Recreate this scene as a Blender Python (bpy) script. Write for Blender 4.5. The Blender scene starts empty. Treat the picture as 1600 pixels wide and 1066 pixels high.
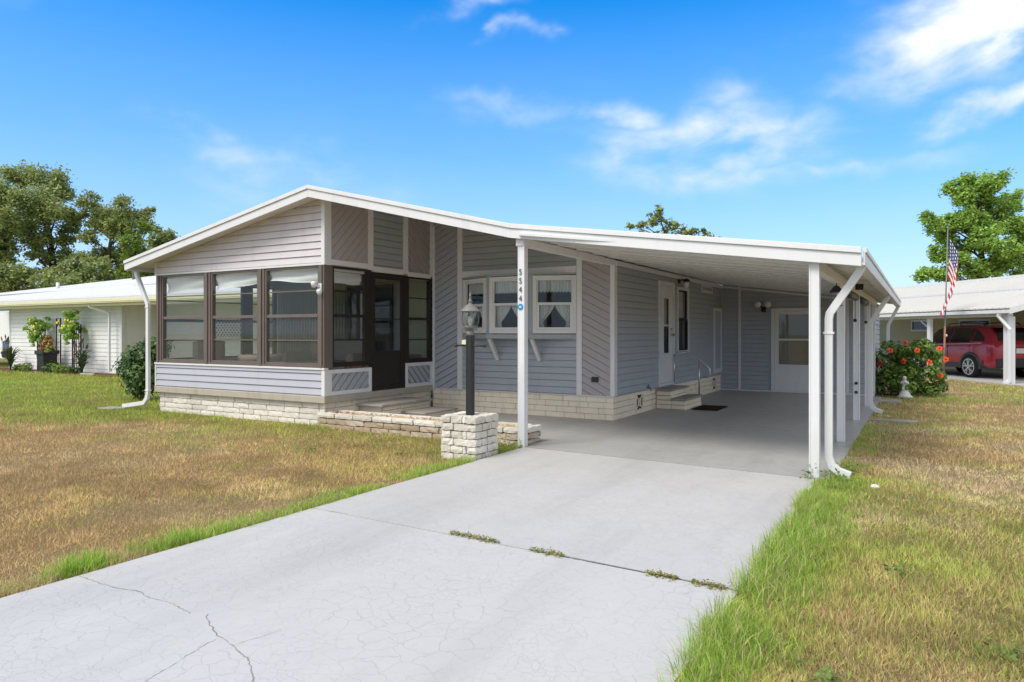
import bpy, bmesh, math, random
import numpy as np
from mathutils import Vector, Matrix

random.seed(7)
rng = np.random.default_rng(11)
R = math.radians
scn = bpy.context.scene
col = scn.collection

# ------------------------------------------------------------------ camera
cam_d = bpy.data.cameras.new('camera')
cam = bpy.data.objects.new('camera', cam_d)
col.objects.link(cam)
cam_d.sensor_width = 36.0
cam_d.lens = 24.75
cam_d.shift_y = -14 / 1600
cam_d.clip_start = 0.05
cam_d.clip_end = 3000
YAW = math.atan(640 / 1100)
cam.location = (0, 0, 1.47)
cam.rotation_euler = (R(90), 0, YAW)
scn.camera = cam

# ------------------------------------------------------------------ light
SUN_EL, SUN_AZ = 52.0, 200.0          # azimuth clockwise from +Y (the depth of the carport)
sun_d = bpy.data.lights.new('sun', 'SUN')
sun_d.energy = 1.7
sun_d.angle = R(24)
sun_d.color = (1.0, 0.95, 0.88)
sun = bpy.data.objects.new('sun', sun_d)
col.objects.link(sun)
_sd = Vector((math.sin(R(SUN_AZ)) * math.cos(R(SUN_EL)), math.cos(R(SUN_AZ)) * math.cos(R(SUN_EL)), math.sin(R(SUN_EL))))
sun.rotation_euler = _sd.to_track_quat('Z', 'Y').to_euler()
sun.location = _sd * 60

scn.view_settings.view_transform = 'Standard'
scn.view_settings.look = 'None'
scn.view_settings.exposure = 0.86
scn.view_settings.gamma = 1.0

world = bpy.data.worlds.new('World')
scn.world = world
world.use_nodes = True
def build_world():
    nt = world.node_tree
    N = nt.nodes; L = nt.links
    N.clear()
    out = N.new('ShaderNodeOutputWorld')
    bg = N.new('ShaderNodeBackground')
    bg.inputs['Strength'].default_value = 0.10
    L.new(bg.outputs[0], out.inputs[0])
    sky = N.new('ShaderNodeTexSky')
    sky.sky_type = 'NISHITA'
    sky.sun_disc = False
    sky.sun_elevation = R(SUN_EL)
    sky.sun_rotation = R(SUN_AZ)
    sky.altitude = 0
    sky.air_density = 1.0
    sky.dust_density = 0.4
    sky.ozone_density = 2.2
    hs = N.new('ShaderNodeHueSaturation')
    hs.inputs['Saturation'].default_value = SKY_SAT
    hs.inputs['Value'].default_value = SKY_VAL; hs.inputs['Hue'].default_value = 0.504
    L.new(sky.outputs[0], hs.inputs['Color'])
    geo = N.new('ShaderNodeTexCoord')
    vec = geo.outputs['Generated']
    # soft noise that breaks every cloud edge into wisps
    mp = N.new('ShaderNodeMapping'); mp.inputs['Scale'].default_value = (1.0, 1.0, 2.2)
    L.new(vec, mp.inputs[0])
    n1 = N.new('ShaderNodeTexNoise'); n1.inputs['Scale'].default_value = 9.0
    n1.inputs['Detail'].default_value = 7; n1.inputs['Roughness'].default_value = 0.52
    n1.inputs['Distortion'].default_value = 0.35
    L.new(mp.outputs[0], n1.inputs['Vector'])
    n2 = N.new('ShaderNodeTexNoise'); n2.inputs['Scale'].default_value = 4.0
    n2.inputs['Detail'].default_value = 5; n2.inputs['Roughness'].default_value = 0.55
    L.new(mp.outputs[0], n2.inputs['Vector'])
    def m(op, a, b=None, c=None):
        n = N.new('ShaderNodeMath'); n.operation = op
        for i, v in enumerate((a, b, c)):
            if v is None: continue
            if isinstance(v, (int, float)): n.inputs[i].default_value = v
            else: L.new(v, n.inputs[i])
        return n.outputs[0]
    nz = N.new('ShaderNodeVectorMath'); nz.operation = 'NORMALIZE'
    L.new(vec, nz.inputs[0])
    sp = N.new('ShaderNodeSeparateXYZ'); L.new(nz.outputs[0], sp.inputs[0])
    az = m('ARCTAN2', sp.outputs[0], sp.outputs[1])
    el = m('ARCSINE', sp.outputs[2])
    # domain warp so that the banks are not ellipses
    wx = m('MULTIPLY_ADD', n2.outputs[0], 0.34, -0.17)
    n3 = N.new('ShaderNodeTexNoise'); n3.inputs['Scale'].default_value = 7.0; n3.inputs['Detail'].default_value = 6
    mp3 = N.new('ShaderNodeMapping'); mp3.inputs['Location'].default_value = (3.1, 1.7, 5.2)
    L.new(vec, mp3.inputs[0]); L.new(mp3.outputs[0], n3.inputs['Vector'])
    wy = m('MULTIPLY_ADD', n3.outputs[0], 0.14, -0.07)
    azw = m('ADD', az, wx); elw = m('ADD', el, wy)
    total = None
    #        az    el   half-w half-h tilt  soft  density
    banks = ((7.5, 22.0, 8.0, 3.0, 0.18, 0.70, 2.6), (3.0, 19.0, 4.0, 1.5, 0.25, 0.9, 1.2), (0.5, 18.0, 4.0, 1.3, 0.15, 0.9, 0.60), (3.2, 15.2, 4.6, 1.1, 0.20, 1.0, 1.15),
             (-13.0, 18.3, 5.5, 1.8, 0.10, 1.0, 0.55), (-13.5, 15.2, 8.0, 2.4, 0.12, 1.0, 0.95), (-21.5, 16.4, 5.0, 1.2, -0.15, 1.0, 0.85),
             (-17.5, 12.6, 9.0, 1.9, -0.06, 1.0, 0.80), (-7.0, 12.6, 9.0, 0.9, -0.05, 1.0, 0.75), (-28.6, 22.4, 1.6, 0.8, 0.1, 1.0, 0.45), (-33.0, 24.6, 4.0, 1.0, 0.0, 1.0, 0.50),
             (-50.5, 13.2, 10.0, 1.6, -0.05, 1.2, 0.60), (-46.0, 10.5, 14.0, 2.0, -0.08, 1.2, 0.45), (-32.0, 17.5, 7.0, 1.5, -0.1, 1.2, 0.50), (-2.0, 9.0, 9.0, 1.6, 0.05, 1.2, 0.25),
             (-19.0, 15.5, 20.0, 6.5, 0.0, 1.0, 0.20), (-45.0, 12.0, 18.0, 5.0, 0.0, 1.0, 0.20), (2.0, 17.5, 9.0, 4.5, 0.1, 1.0, 0.30),
             (-64.0, 21.0, 6.0, 1.4, 0.2, 1.2, 0.22),
             (70, 38, 26, 9, 0.1, 0.8, 0.9), (140, 30, 30, 8, 0.0, 0.8, 0.95), (-140, 34, 30, 9, 0.1, 0.8, 0.9), (175, 52, 40, 12, 0.0, 0.9, 1.0), (-95, 45, 22, 9, 0.0, 0.9, 0.8))
    for a0, e0, w, h, t, soft, dens in banks:
        da = m('SUBTRACT', azw, R(a0)); de = m('SUBTRACT', elw, R(e0))
        de2 = m('MULTIPLY_ADD', da, -t, de)
        u = m('DIVIDE', da, R(w)); v = m('DIVIDE', de2, R(h))
        d2 = m('ADD', m('MULTIPLY', u, u), m('MULTIPLY', v, v))
        g = m('EXPONENT', m('MULTIPLY', d2, -soft))
        g = m('MULTIPLY', g, dens)
        total = g if total is None else m('MAXIMUM', total, g)
    # unseen broken white cloud added overhead and behind the camera as neutral fill
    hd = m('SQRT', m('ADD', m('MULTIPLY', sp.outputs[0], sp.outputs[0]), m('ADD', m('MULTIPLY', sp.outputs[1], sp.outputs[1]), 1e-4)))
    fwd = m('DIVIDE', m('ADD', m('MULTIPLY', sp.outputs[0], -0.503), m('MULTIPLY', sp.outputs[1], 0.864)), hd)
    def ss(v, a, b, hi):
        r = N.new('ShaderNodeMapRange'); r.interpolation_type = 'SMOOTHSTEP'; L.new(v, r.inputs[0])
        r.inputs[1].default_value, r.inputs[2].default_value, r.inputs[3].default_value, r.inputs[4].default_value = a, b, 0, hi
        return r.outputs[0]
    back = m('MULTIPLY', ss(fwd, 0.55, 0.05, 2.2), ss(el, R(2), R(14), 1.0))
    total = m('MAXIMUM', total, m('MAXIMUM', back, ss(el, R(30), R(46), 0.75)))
    k = m('MULTIPLY_ADD', n1.outputs[0], 2.0, -0.50)
    kk = N.new('ShaderNodeClamp'); L.new(k, kk.inputs[0]); kk.inputs['Max'].default_value = 1.35
    cover = m('MULTIPLY', total, kk.outputs[0])
    cc = N.new('ShaderNodeMapRange'); cc.interpolation_type = 'SMOOTHSTEP'
    cc.inputs['From Min'].default_value = 0.02; cc.inputs['From Max'].default_value = 0.95
    L.new(cover, cc.inputs[0])
    mix = N.new('ShaderNodeMix'); mix.data_type = 'RGBA'
    L.new(cc.outputs[0], mix.inputs[0]); L.new(hs.outputs[0], mix.inputs[6])
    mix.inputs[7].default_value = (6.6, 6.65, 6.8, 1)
    # thin milky veil low over the horizon
    veil = N.new('ShaderNodeMapRange'); veil.inputs['From Min'].default_value = R(26); veil.inputs['From Max'].default_value = R(-1)
    veil.inputs['To Max'].default_value = 0.92
    L.new(el, veil.inputs[0])
    mix2 = N.new('ShaderNodeMix'); mix2.data_type = 'RGBA'
    L.new(veil.outputs[0], mix2.inputs[0]); L.new(mix.outputs[2], mix2.inputs[6])
    mix2.inputs[7].default_value = (2.8, 3.8, 6.0, 1)
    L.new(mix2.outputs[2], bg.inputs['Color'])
SKY_SAT, SKY_VAL = 1.66, 1.42
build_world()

# ------------------------------------------------------------------ materials
def lin(c):
    if isinstance(c, str):
        c = c.lstrip('#'); c = [int(c[i:i + 2], 16) / 255 for i in (0, 2, 4)]
        c = [x / 12.92 if x <= 0.04045 else ((x + 0.055) / 1.055) ** 2.4 for x in c]
    return (c[0], c[1], c[2], 1.0)

class Mat:
    def __init__(self, name):
        self.m = bpy.data.materials.new(name); self.m.use_nodes = True
        self.nt = self.m.node_tree; self.N = self.nt.nodes; self.L = self.nt.links
        self.b = self.N['Principled BSDF']; self.out = self.N['Material Output']
        self.tc = self.N.new('ShaderNodeTexCoord')
    def link(self, a, b): self.L.new(a, b)
    def noise(self, scale, detail=4, rough=0.55, stretch=(1, 1, 1), dist=0.0, coord='Object', loc=(0, 0, 0)):
        mp = self.N.new('ShaderNodeMapping'); mp.inputs['Scale'].default_value = stretch; mp.inputs['Location'].default_value = loc
        self.link(self.tc.outputs[coord], mp.inputs[0])
        n = self.N.new('ShaderNodeTexNoise'); n.inputs['Scale'].default_value = scale
        n.inputs['Detail'].default_value = detail; n.inputs['Roughness'].default_value = rough; n.inputs['Distortion'].default_value = dist
        self.link(mp.outputs[0], n.inputs['Vector'])
        return n.outputs[0]
    def ramp(self, fac, stops):
        r = self.N.new('ShaderNodeValToRGB')
        el = r.color_ramp.elements
        while len(el) < len(stops): el.new(0.5)
        for e, (p, c) in zip(el, stops): e.position = p; e.color = lin(c) if not isinstance(c, float) else (c, c, c, 1)
        self.link(fac, r.inputs[0]); return r.outputs[0]
    def mix(self, fac, a, b, mode='MIX'):
        n = self.N.new('ShaderNodeMix'); n.data_type = 'RGBA'; n.blend_type = mode
        if isinstance(fac, (int, float)): n.inputs[0].default_value = fac
        else: self.link(fac, n.inputs[0])
        for i, v in ((6, a), (7, b)):
            if isinstance(v, (tuple, list, str)): n.inputs[i].default_value = lin(v)
            else: self.link(v, n.inputs[i])
        return n.outputs[2]
    def math(self, op, a, b=None, c=None):
        n = self.N.new('ShaderNodeMath'); n.operation = op
        for i, v in enumerate((a, b, c)):
            if v is None: continue
            if isinstance(v, (int, float)): n.inputs[i].default_value = v
            else: self.link(v, n.inputs[i])
        return n.outputs[0]
    def remap(self, v, a, b, c=0.0, d=1.0):
        n = self.N.new('ShaderNodeMapRange'); self.link(v, n.inputs[0])
        n.inputs[1].default_value, n.inputs[2].default_value, n.inputs[3].default_value, n.inputs[4].default_value = a, b, c, d
        return n.outputs[0]
    def bump(self, h, strength=0.3, dist=0.01):
        n = self.N.new('ShaderNodeBump'); n.inputs['Strength'].default_value = strength; n.inputs['Distance'].default_value = dist
        self.link(h, n.inputs['Height']); self.link(n.outputs[0], self.b.inputs['Normal'])
    def base(self, c):
        if isinstance(c, (tuple, list, str)): self.b.inputs['Base Color'].default_value = lin(c)
        else: self.link(c, self.b.inputs['Base Color'])
    def set(self, **k):
        for a, v in k.items(): self.b.inputs[a.replace('_', ' ')].default_value = v

def sc(c, f): return tuple(min(1, x * f) for x in c[:3])

def paint(name, c, rough=0.5, var=0.08, scale=3.0, bump=0.05, bscale=120, dirt=None, dirt_amt=0.25, metallic=0.0, spec=0.5, streak=True):
    M = Mat(name)
    n = M.noise(scale, 5)
    a = M.mix(n, sc(c, 1 - var), sc(c, 1 + var))
    if dirt:
        d = M.noise(2.2, 6, 0.65, (3.0, 3.0, 0.5) if streak else (1, 1, 1), loc=(4, 2, 1))
        f = M.remap(d, 0.52, 0.85, 0.0, dirt_amt)
        a = M.mix(f, a, dirt)
    M.base(a); M.set(Roughness=rough, Metallic=metallic)
    M.b.inputs['Specular IOR Level'].default_value = spec
    r = M.noise(scale * 4, 4)
    M.link(M.remap(r, 0.3, 0.7, max(0.02, rough - 0.08), min(1, rough + 0.08)), M.b.inputs['Roughness'])
    if bump: M.bump(M.noise(bscale, 3), bump, 0.004)
    return M.m

def glass(name, tint=(0.86, 0.89, 0.88), ior=1.52, rough=0.0, add=0.0, haze=0.0):
    M = Mat(name); N = M.N
    tr = N.new('ShaderNodeBsdfTransparent'); tr.inputs[0].default_value = lin(tint)
    gl = N.new('ShaderNodeBsdfGlossy'); gl.inputs['Roughness'].default_value = rough; gl.inputs[0].default_value = (0.95, 0.97, 1, 1)
    lw = N.new('ShaderNodeLayerWeight'); lw.inputs['Blend'].default_value = 0.5
    fr = M.math('MULTIPLY_ADD', M.math('POWER', lw.outputs['Facing'], 5.0), 0.48, 0.022)     # each of a pane's two faces
    wob = M.noise(2.3, 2); bp = N.new('ShaderNodeBump'); bp.inputs['Strength'].default_value = 0.02; bp.inputs['Distance'].default_value = 0.02
    M.link(wob, bp.inputs['Height']); M.link(bp.outputs[0], gl.inputs['Normal'])
    f = M.math('ADD', fr, add)
    mx = N.new('ShaderNodeMixShader'); M.link(f, mx.inputs[0]); M.link(tr.outputs[0], mx.inputs[1]); M.link(gl.outputs[0], mx.inputs[2])
    res = mx.outputs[0]
    if haze:
        df = N.new('ShaderNodeBsdfDiffuse'); df.inputs[0].default_value = (0.35, 0.36, 0.36, 1)
        m2 = N.new('ShaderNodeMixShader'); m2.inputs[0].default_value = haze
        M.link(res, m2.inputs[1]); M.link(df.outputs[0], m2.inputs[2]); res = m2.outputs[0]
    M.link(res, M.out.inputs[0])
    return M.m

def screen_mat(name, c, opacity):
    M = Mat(name); N = M.N
    tr = N.new('ShaderNodeBsdfTransparent')
    df = N.new('ShaderNodeBsdfDiffuse'); df.inputs[0].default_value = lin(c)
    mx = N.new('ShaderNodeMixShader')
    M.link(M.remap(M.noise(1.5, 3), 0.3, 0.7, opacity * 0.85, opacity * 1.1), mx.inputs[0])
    M.link(tr.outputs[0], mx.inputs[1]); M.link(df.outputs[0], mx.inputs[2]); M.link(mx.outputs[0], M.out.inputs[0])
    return M.m

def leaf_mat(name, stops, rough=0.55, trans=0.35, attr=None):
    M = Mat(name); N = M.N
    if attr:
        a = N.new('ShaderNodeAttribute'); a.attribute_name = attr; c = a.outputs['Color']
    else:
        g = N.new('ShaderNodeNewGeometry'); c = M.ramp(g.outputs['Random Per Island'], stops)
        big = M.noise(0.9, 3)
        c = M.mix(M.remap(big, 0.35, 0.65, 0.0, 0.45), c, stops[-1][1])
    M.base(c); M.set(Roughness=rough); M.b.inputs['Specular IOR Level'].default_value = 0.3
    tl = N.new('ShaderNodeBsdfTranslucent'); M.link(c, tl.inputs[0])
    mx = N.new('ShaderNodeMixShader'); mx.inputs[0].default_value = trans
    M.link(M.b.outputs[0], mx.inputs[1]); M.link(tl.outputs[0], mx.inputs[2]); M.link(mx.outputs[0], M.out.inputs[0])
    return M.m

def stone_mat(name, stops, rough=0.9, bump=0.5, bscale=45, stain='#7d6a50', stain_amt=0.4):
    M = Mat(name)
    g = M.N.new('ShaderNodeNewGeometry')
    c = M.ramp(g.outputs['Random Per Island'], stops)
    n = M.noise(14, 6, 0.65)
    c = M.mix(M.remap(n, 0.35, 0.75, 0.0, 0.55), c, stops[0][1])
    s = M.noise(3.5, 5, 0.6, loc=(7, 3, 2))
    c = M.mix(M.remap(s, 0.55, 0.8, 0.0, stain_amt), c, stain)
    M.base(c); M.set(Roughness=rough); M.b.inputs['Specular IOR Level'].default_value = 0.2
    M.bump(M.noise(bscale, 8, 0.7), bump, 0.012)
    return M.m

WHITE = (0.80, 0.80, 0.80)
m_white = paint('white_paint', (0.70, 0.70, 0.695), 0.42, 0.03, 2.0, 0.03, dirt=(0.42, 0.39, 0.34), dirt_amt=0.36)
m_trim = paint('trim_paint', (0.74, 0.715, 0.70), 0.5, 0.05, 2.0, 0.04, dirt=(0.42, 0.38, 0.34), dirt_amt=0.35)
m_ceil = paint('ceiling_enamel', (0.70, 0.70, 0.69), 0.30, 0.04, 1.2, 0.02, dirt=(0.4, 0.39, 0.36), dirt_amt=0.2, streak=False)
m_roof = paint('white_roof_coating', (0.66, 0.66, 0.65), 0.5, 0.05, 0.8, 0.1, 30, dirt=(0.42, 0.41, 0.38), dirt_amt=0.3, streak=False)
m_side = paint('lavender_grey_siding', (0.405, 0.422, 0.45), 0.55, 0.05, 1.2, 0.10, 160, dirt=(0.23, 0.225, 0.225), dirt_amt=0.30)
m_grey = paint('grey_cast_siding', (0.375, 0.40, 0.41), 0.55, 0.05, 1.2, 0.10, 160, dirt=(0.20, 0.20, 0.20), dirt_amt=0.30)  # same siding with a grey light cast in its colour; also the bay
m_mauve = paint('warm_lit_siding', (0.42, 0.375, 0.365), 0.55, 0.05, 1.2, 0.10, 160, dirt=(0.25, 0.225, 0.21), dirt_amt=0.32)  # same siding, warm light off the white soffit put into its colour
m_gable = paint('bright_warm_lit_siding', (0.63, 0.59, 0.60), 0.55, 0.05, 1.2, 0.10, 160, dirt=(0.3, 0.27, 0.25), dirt_amt=0.3)  # same siding on the lit gable, brightness and warm cast in the colour
m_lowside = paint('sky_lit_siding', (0.45, 0.455, 0.50), 0.5, 0.05, 1.2, 0.08, 160, dirt=(0.30, 0.29, 0.28), dirt_amt=0.25)  # lit copy of the lavender siding, sky brightness put into the colour
m_brown = paint('bronze_aluminium', (0.135, 0.105, 0.088), 0.42, 0.12, 4, 0.03, dirt=(0.25, 0.21, 0.18), dirt_amt=0.4, spec=0.6)
m_dbrown = paint('shaded_bronze_dark_brown', (0.024, 0.018, 0.014), 0.50, 0.15, 4, 0.03, dirt=(0.06, 0.05, 0.04), dirt_amt=0.3, spec=0.3)  # shaded copy of the bronze frame colour; also used for dark brown parts
m_black = paint('black_metal', (0.018, 0.018, 0.019), 0.42, 0.2, 8, 0.05, spec=0.5)
m_concrete = paint('concrete', (0.36, 0.335, 0.295), 0.85, 0.18, 6, 0.35, 60, dirt=(0.18, 0.16, 0.13), dirt_amt=0.5, streak=False, spec=0.2)
m_ledge = paint('painted_concrete_ledge', (0.43, 0.39, 0.315), 0.8, 0.12, 5, 0.3, 60, dirt=(0.20, 0.17, 0.13), dirt_amt=0.55, spec=0.2)
m_block = paint('painted_masonry', (0.88, 0.765, 0.585), 0.85, 0.10, 5, 0.4, 50, dirt=(0.26, 0.22, 0.18), dirt_amt=0.4, spec=0.2)
m_brickw = stone_mat('white_split_face_brick', [(0.0, (0.62, 0.575, 0.50)), (0.5, (0.72, 0.67, 0.59)), (1.0, (0.79, 0.74, 0.66))], stain='#a8977c')
m_stone = stone_mat('split_face_stone', [(0.0, (0.57, 0.525, 0.45)), (0.5, (0.69, 0.645, 0.565)), (1.0, (0.77, 0.73, 0.65))], stain='#9c8a6c', bump=0.7)
m_tanstone = stone_mat('tan_split_stone', [(0.0, (0.36, 0.27, 0.18)), (0.5, (0.47, 0.38, 0.27)), (1.0, (0.56, 0.49, 0.39))], stain='#6a5136', bump=0.7)
m_mortar = paint('mortar', (0.46, 0.42, 0.36), 0.95, 0.15, 20, 0.3, 90, spec=0.1)
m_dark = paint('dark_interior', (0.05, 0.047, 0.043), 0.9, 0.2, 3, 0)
m_glass = glass('window_glass', (0.93, 0.95, 0.94))
m_glassdk = glass('dim_window_glass', (0.80, 0.82, 0.80), add=0.012)
m_vinyl = glass('vinyl_pane', (0.93, 0.94, 0.93), 1.45, 0.0, haze=0.015)
m_screen = screen_mat('insect_screen', (0.22, 0.225, 0.23), 0.22)
m_curtain = paint('lace_curtain', (0.62, 0.61, 0.575), 0.9, 0.10, 12, 0.2, 200, spec=0.1)
m_shade = paint('shade_cloth', (0.80, 0.795, 0.775), 0.7, 0.08, 5, 0.1, 60, spec=0.2)
m_blind = paint('pale_green_blinds', (0.33, 0.36, 0.25), 0.6, 0.08, 3, 0.05)
m_brass = paint('brass', (0.55, 0.38, 0.14), 0.3, 0.1, 10, 0, metallic=1.0)
m_alum = paint('bare_aluminium', (0.62, 0.63, 0.65), 0.32, 0.08, 10, 0.03, metallic=1.0)
m_galv = paint('galvanised_metal', (0.19, 0.185, 0.165), 0.6, 0.2, 10, 0.15, metallic=0.2)
m_cream = paint('cream_enamel', (0.70, 0.66, 0.43), 0.5, 0.06, 2, 0.04, dirt=(0.45, 0.41, 0.28), dirt_amt=0.35)
m_creamw = paint('cream_siding', (0.56, 0.48, 0.27), 0.6, 0.06, 2, 0.05, dirt=(0.34, 0.28, 0.17), dirt_amt=0.3)
m_nwhite = paint('white_vinyl_siding', (0.80, 0.795, 0.775), 0.55, 0.05, 1.5, 0.06, dirt=(0.42, 0.41, 0.39), dirt_amt=0.3)
m_nroof = paint('weathered_white_roof', (0.60, 0.60, 0.595), 0.6, 0.07, 0.6, 0.1, 20, dirt=(0.38, 0.38, 0.37), dirt_amt=0.4, streak=False)
m_metalroof = paint('pale_ribbed_steel', (0.55, 0.535, 0.49), 0.45, 0.06, 0.5, 0.05, 20, dirt=(0.42, 0.39, 0.33), dirt_amt=0.4, streak=False, spec=0.5)
m_bark = paint('bark', (0.085, 0.062, 0.045), 0.95, 0.35, 6, 0.8, 18, spec=0.1)
m_tan = paint('tan_upholstery', (0.33, 0.29, 0.25), 0.9, 0.12, 10, 0.3, 140, spec=0.1)
m_pink = paint('pale_clay', (0.46, 0.36, 0.30), 0.7, 0.08, 6, 0.1)
m_wood = paint('orange_wood', (0.26, 0.12, 0.06), 0.5, 0.25, 5, 0.15, 40)
m_plant_pot = paint('black_planter_plastic', (0.022, 0.022, 0.023), 0.5, 0.2, 6, 0.05)
m_statue = paint('white_cast_stone', (0.62, 0.62, 0.60), 0.8, 0.12, 14, 0.3, 60, dirt=(0.32, 0.31, 0.27), dirt_amt=0.5, streak=False)
m_mat = paint('brown_coir', (0.045, 0.025, 0.018), 0.98, 0.3, 30, 0.6, 250, spec=0.05)
m_mulch = paint('red_brown_mulch', (0.14, 0.07, 0.045), 0.95, 0.4, 25, 0.9, 60, spec=0.1)

# ------------------------------------------------------------------ mesh helpers
ORG = {}
class MB:
    def __init__(self): self.v = []; self.f = []; self.s = []
    def add(self, vs, fs, smooth=False):
        o = len(self.v); self.v += [tuple(p) for p in vs]
        for f in fs: self.f.append([o + i for i in f]); self.s.append(smooth)
        return self
    def hexa(self, p):
        """eight corners: bottom ring 0-3, top ring 4-7"""
        return self.add(p, [(3, 2, 1, 0), (4, 5, 6, 7), (0, 1, 5, 4), (1, 2, 6, 5), (2, 3, 7, 6), (3, 0, 4, 7)])
    def box(self, x0, y0, z0, x1, y1, z1):
        x0, x1 = min(x0, x1), max(x0, x1); y0, y1 = min(y0, y1), max(y0, y1); z0, z1 = min(z0, z1), max(z0, z1)
        return self.hexa([(x0, y0, z0), (x1, y0, z0), (x1, y1, z0), (x0, y1, z0), (x0, y0, z1), (x1, y0, z1), (x1, y1, z1), (x0, y1, z1)])
    def beam(self, a, b, w, h, up=(0, 0, 1)):
        """a bar from a to b, w wide, h along up"""
        a, b, up = Vector(a), Vector(b), Vector(up)
        d = (b - a).normalized(); s = d.cross(up).normalized(); u = s.cross(d).normalized()
        s *= w / 2; u *= h / 2
        return self.hexa([a - s - u, b - s - u, b + s - u, a + s - u, a - s + u, b - s + u, b + s + u, a + s + u])
    def prism(self, pts, axis, a, b):
        """polygon of 2-D points extruded along axis from a to b"""
        def P(p, t): return (t, p[0], p[1]) if axis == 'x' else ((p[0], t, p[1]) if axis == 'y' else (p[0], p[1], t))
        n = len(pts); vs = [P(p, a) for p in pts] + [P(p, b) for p in pts]
        fs = [list(range(n))[::-1], list(range(n, 2 * n))] + [(i, (i + 1) % n, n + (i + 1) % n, n + i) for i in range(n)]
        return self.add(vs, fs)
    def tube(self, pts, r, n=8, cap=True, smooth=True):
        pts = [Vector(p) for p in pts]; rs = r if isinstance(r, (list, tuple)) else [r] * len(pts)
        vs = []; ref = None
        for i, p in enumerate(pts):
            d = (pts[min(i + 1, len(pts) - 1)] - pts[max(i - 1, 0)]).normalized()
            if ref is None: ref = Vector((0, 0, 1)) if abs(d.z) < 0.9 else Vector((1, 0, 0))
            s = d.cross(ref).normalized(); u = s.cross(d).normalized(); ref = u
            for k in range(n):
                t = 2 * math.pi * k / n
                vs.append(p + (s * math.cos(t) + u * math.sin(t)) * rs[i])
        fs = [(i * n + k, i * n + (k + 1) % n, (i + 1) * n + (k + 1) % n, (i + 1) * n + k) for i in range(len(pts) - 1) for k in range(n)]
        self.add(vs, fs, smooth)
        if cap:
            o = len(self.v) - len(vs)
            self.f.append([o + k for k in range(n)][::-1]); self.s.append(False)
            self.f.append([o + (len(pts) - 1) * n + k for k in range(n)]); self.s.append(False)
        return self
    def rtube(self, pts, w, h, side):
        """rectangular pipe (downspout) along pts; side = axis of its width"""
        pts = [Vector(p) for p in pts]; side = Vector(side).normalized(); vs = []
        for i, p in enumerate(pts):
            a = (p - pts[i - 1]).normalized() if i else (pts[1] - p).normalized()
            b = (pts[i + 1] - p).normalized() if i < len(pts) - 1 else a
            d = (a + b).normalized(); u = side.cross(d).normalized() * (h / 2 / max(0.5, d.dot(a))); s = side * (w / 2)
            vs += [p - s - u, p + s - u, p + s + u, p - s + u]
        n = len(pts); fs = [(i * 4 + k, i * 4 + (k + 1) % 4, i * 4 + 4 + (k + 1) % 4, i * 4 + 4 + k) for i in range(n - 1) for k in range(4)]
        return self.add(vs, fs + [(3, 2, 1, 0), tuple(n * 4 - 4 + k for k in range(4))])
    def lathe(self, prof, c=(0, 0, 0), n=16, smooth=True, sx=1, sy=1):
        vs = [(c[0] + r * math.cos(2 * math.pi * k / n) * sx, c[1] + r * math.sin(2 * math.pi * k / n) * sy, c[2] + z) for r, z in prof for k in range(n)]
        m = len(prof)
        fs = [(i * n + k, i * n + (k + 1) % n, (i + 1) * n + (k + 1) % n, (i + 1) * n + k) for i in range(m - 1) for k in range(n)]
        self.add(vs, fs, smooth)
        o = len(self.v) - len(vs)
        self.f.append([o + k for k in range(n)][::-1]); self.s.append(False)
        self.f.append([o + (m - 1) * n + k for k in range(n)]); self.s.append(False)
        return self
    def ball(self, c, r, n=10, m=6, s=(1, 1, 1)):
        prof = [(max(1e-4, r * math.sin(math.pi * i / m)), -r * math.cos(math.pi * i / m) * s[2]) for i in range(m + 1)]
        return self.lathe(prof, c, n, True, s[0], s[1])
    def rough(self, x0, y0, z0, x1, y1, z1, step=0.05, amp=0.006, rnd=0.012):
        """a rough-faced block: a closed subdivided box with rounded, uneven faces"""
        d = (x1 - x0, y1 - y0, z1 - z0); k = [max(2, min(9, int(t / step) + 1)) for t in d]
        idx = {}; vs = []; fs = []
        def V(i, j, l):
            if (i, j, l) not in idx:
                p = [x0 + d[0] * i / k[0], y0 + d[1] * j / k[1], z0 + d[2] * l / k[2]]
                on = [(-1 if a == 0 else (1 if a == k[q] else 0)) for q, a in enumerate((i, j, l))]
                ne = sum(1 for o in on if o)
                for q in range(3):
                    if on[q]: p[q] += on[q] * (random.uniform(-amp, amp) - (rnd if ne > 1 else 0) * (0.6 if ne == 2 else 0.8))
                idx[(i, j, l)] = len(vs); vs.append(tuple(p))
            return idx[(i, j, l)]
        for i in range(k[0]):
            for j in range(k[1]):
                fs.append((V(i, j, 0), V(i, j + 1, 0), V(i + 1, j + 1, 0), V(i + 1, j, 0)))
                fs.append((V(i, j, k[2]), V(i + 1, j, k[2]), V(i + 1, j + 1, k[2]), V(i, j + 1, k[2])))
        for i in range(k[0]):
            for l in range(k[2]):
                fs.append((V(i, 0, l), V(i + 1, 0, l), V(i + 1, 0, l + 1), V(i, 0, l + 1)))
                fs.append((V(i, k[1], l), V(i, k[1], l + 1), V(i + 1, k[1], l + 1), V(i + 1, k[1], l)))
        for j in range(k[1]):
            for l in range(k[2]):
                fs.append((V(0, j, l), V(0, j, l + 1), V(0, j + 1, l + 1), V(0, j + 1, l)))
                fs.append((V(k[0], j, l), V(k[0], j + 1, l), V(k[0], j + 1, l + 1), V(k[0], j, l + 1)))
        return self.add(vs, fs)
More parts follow.
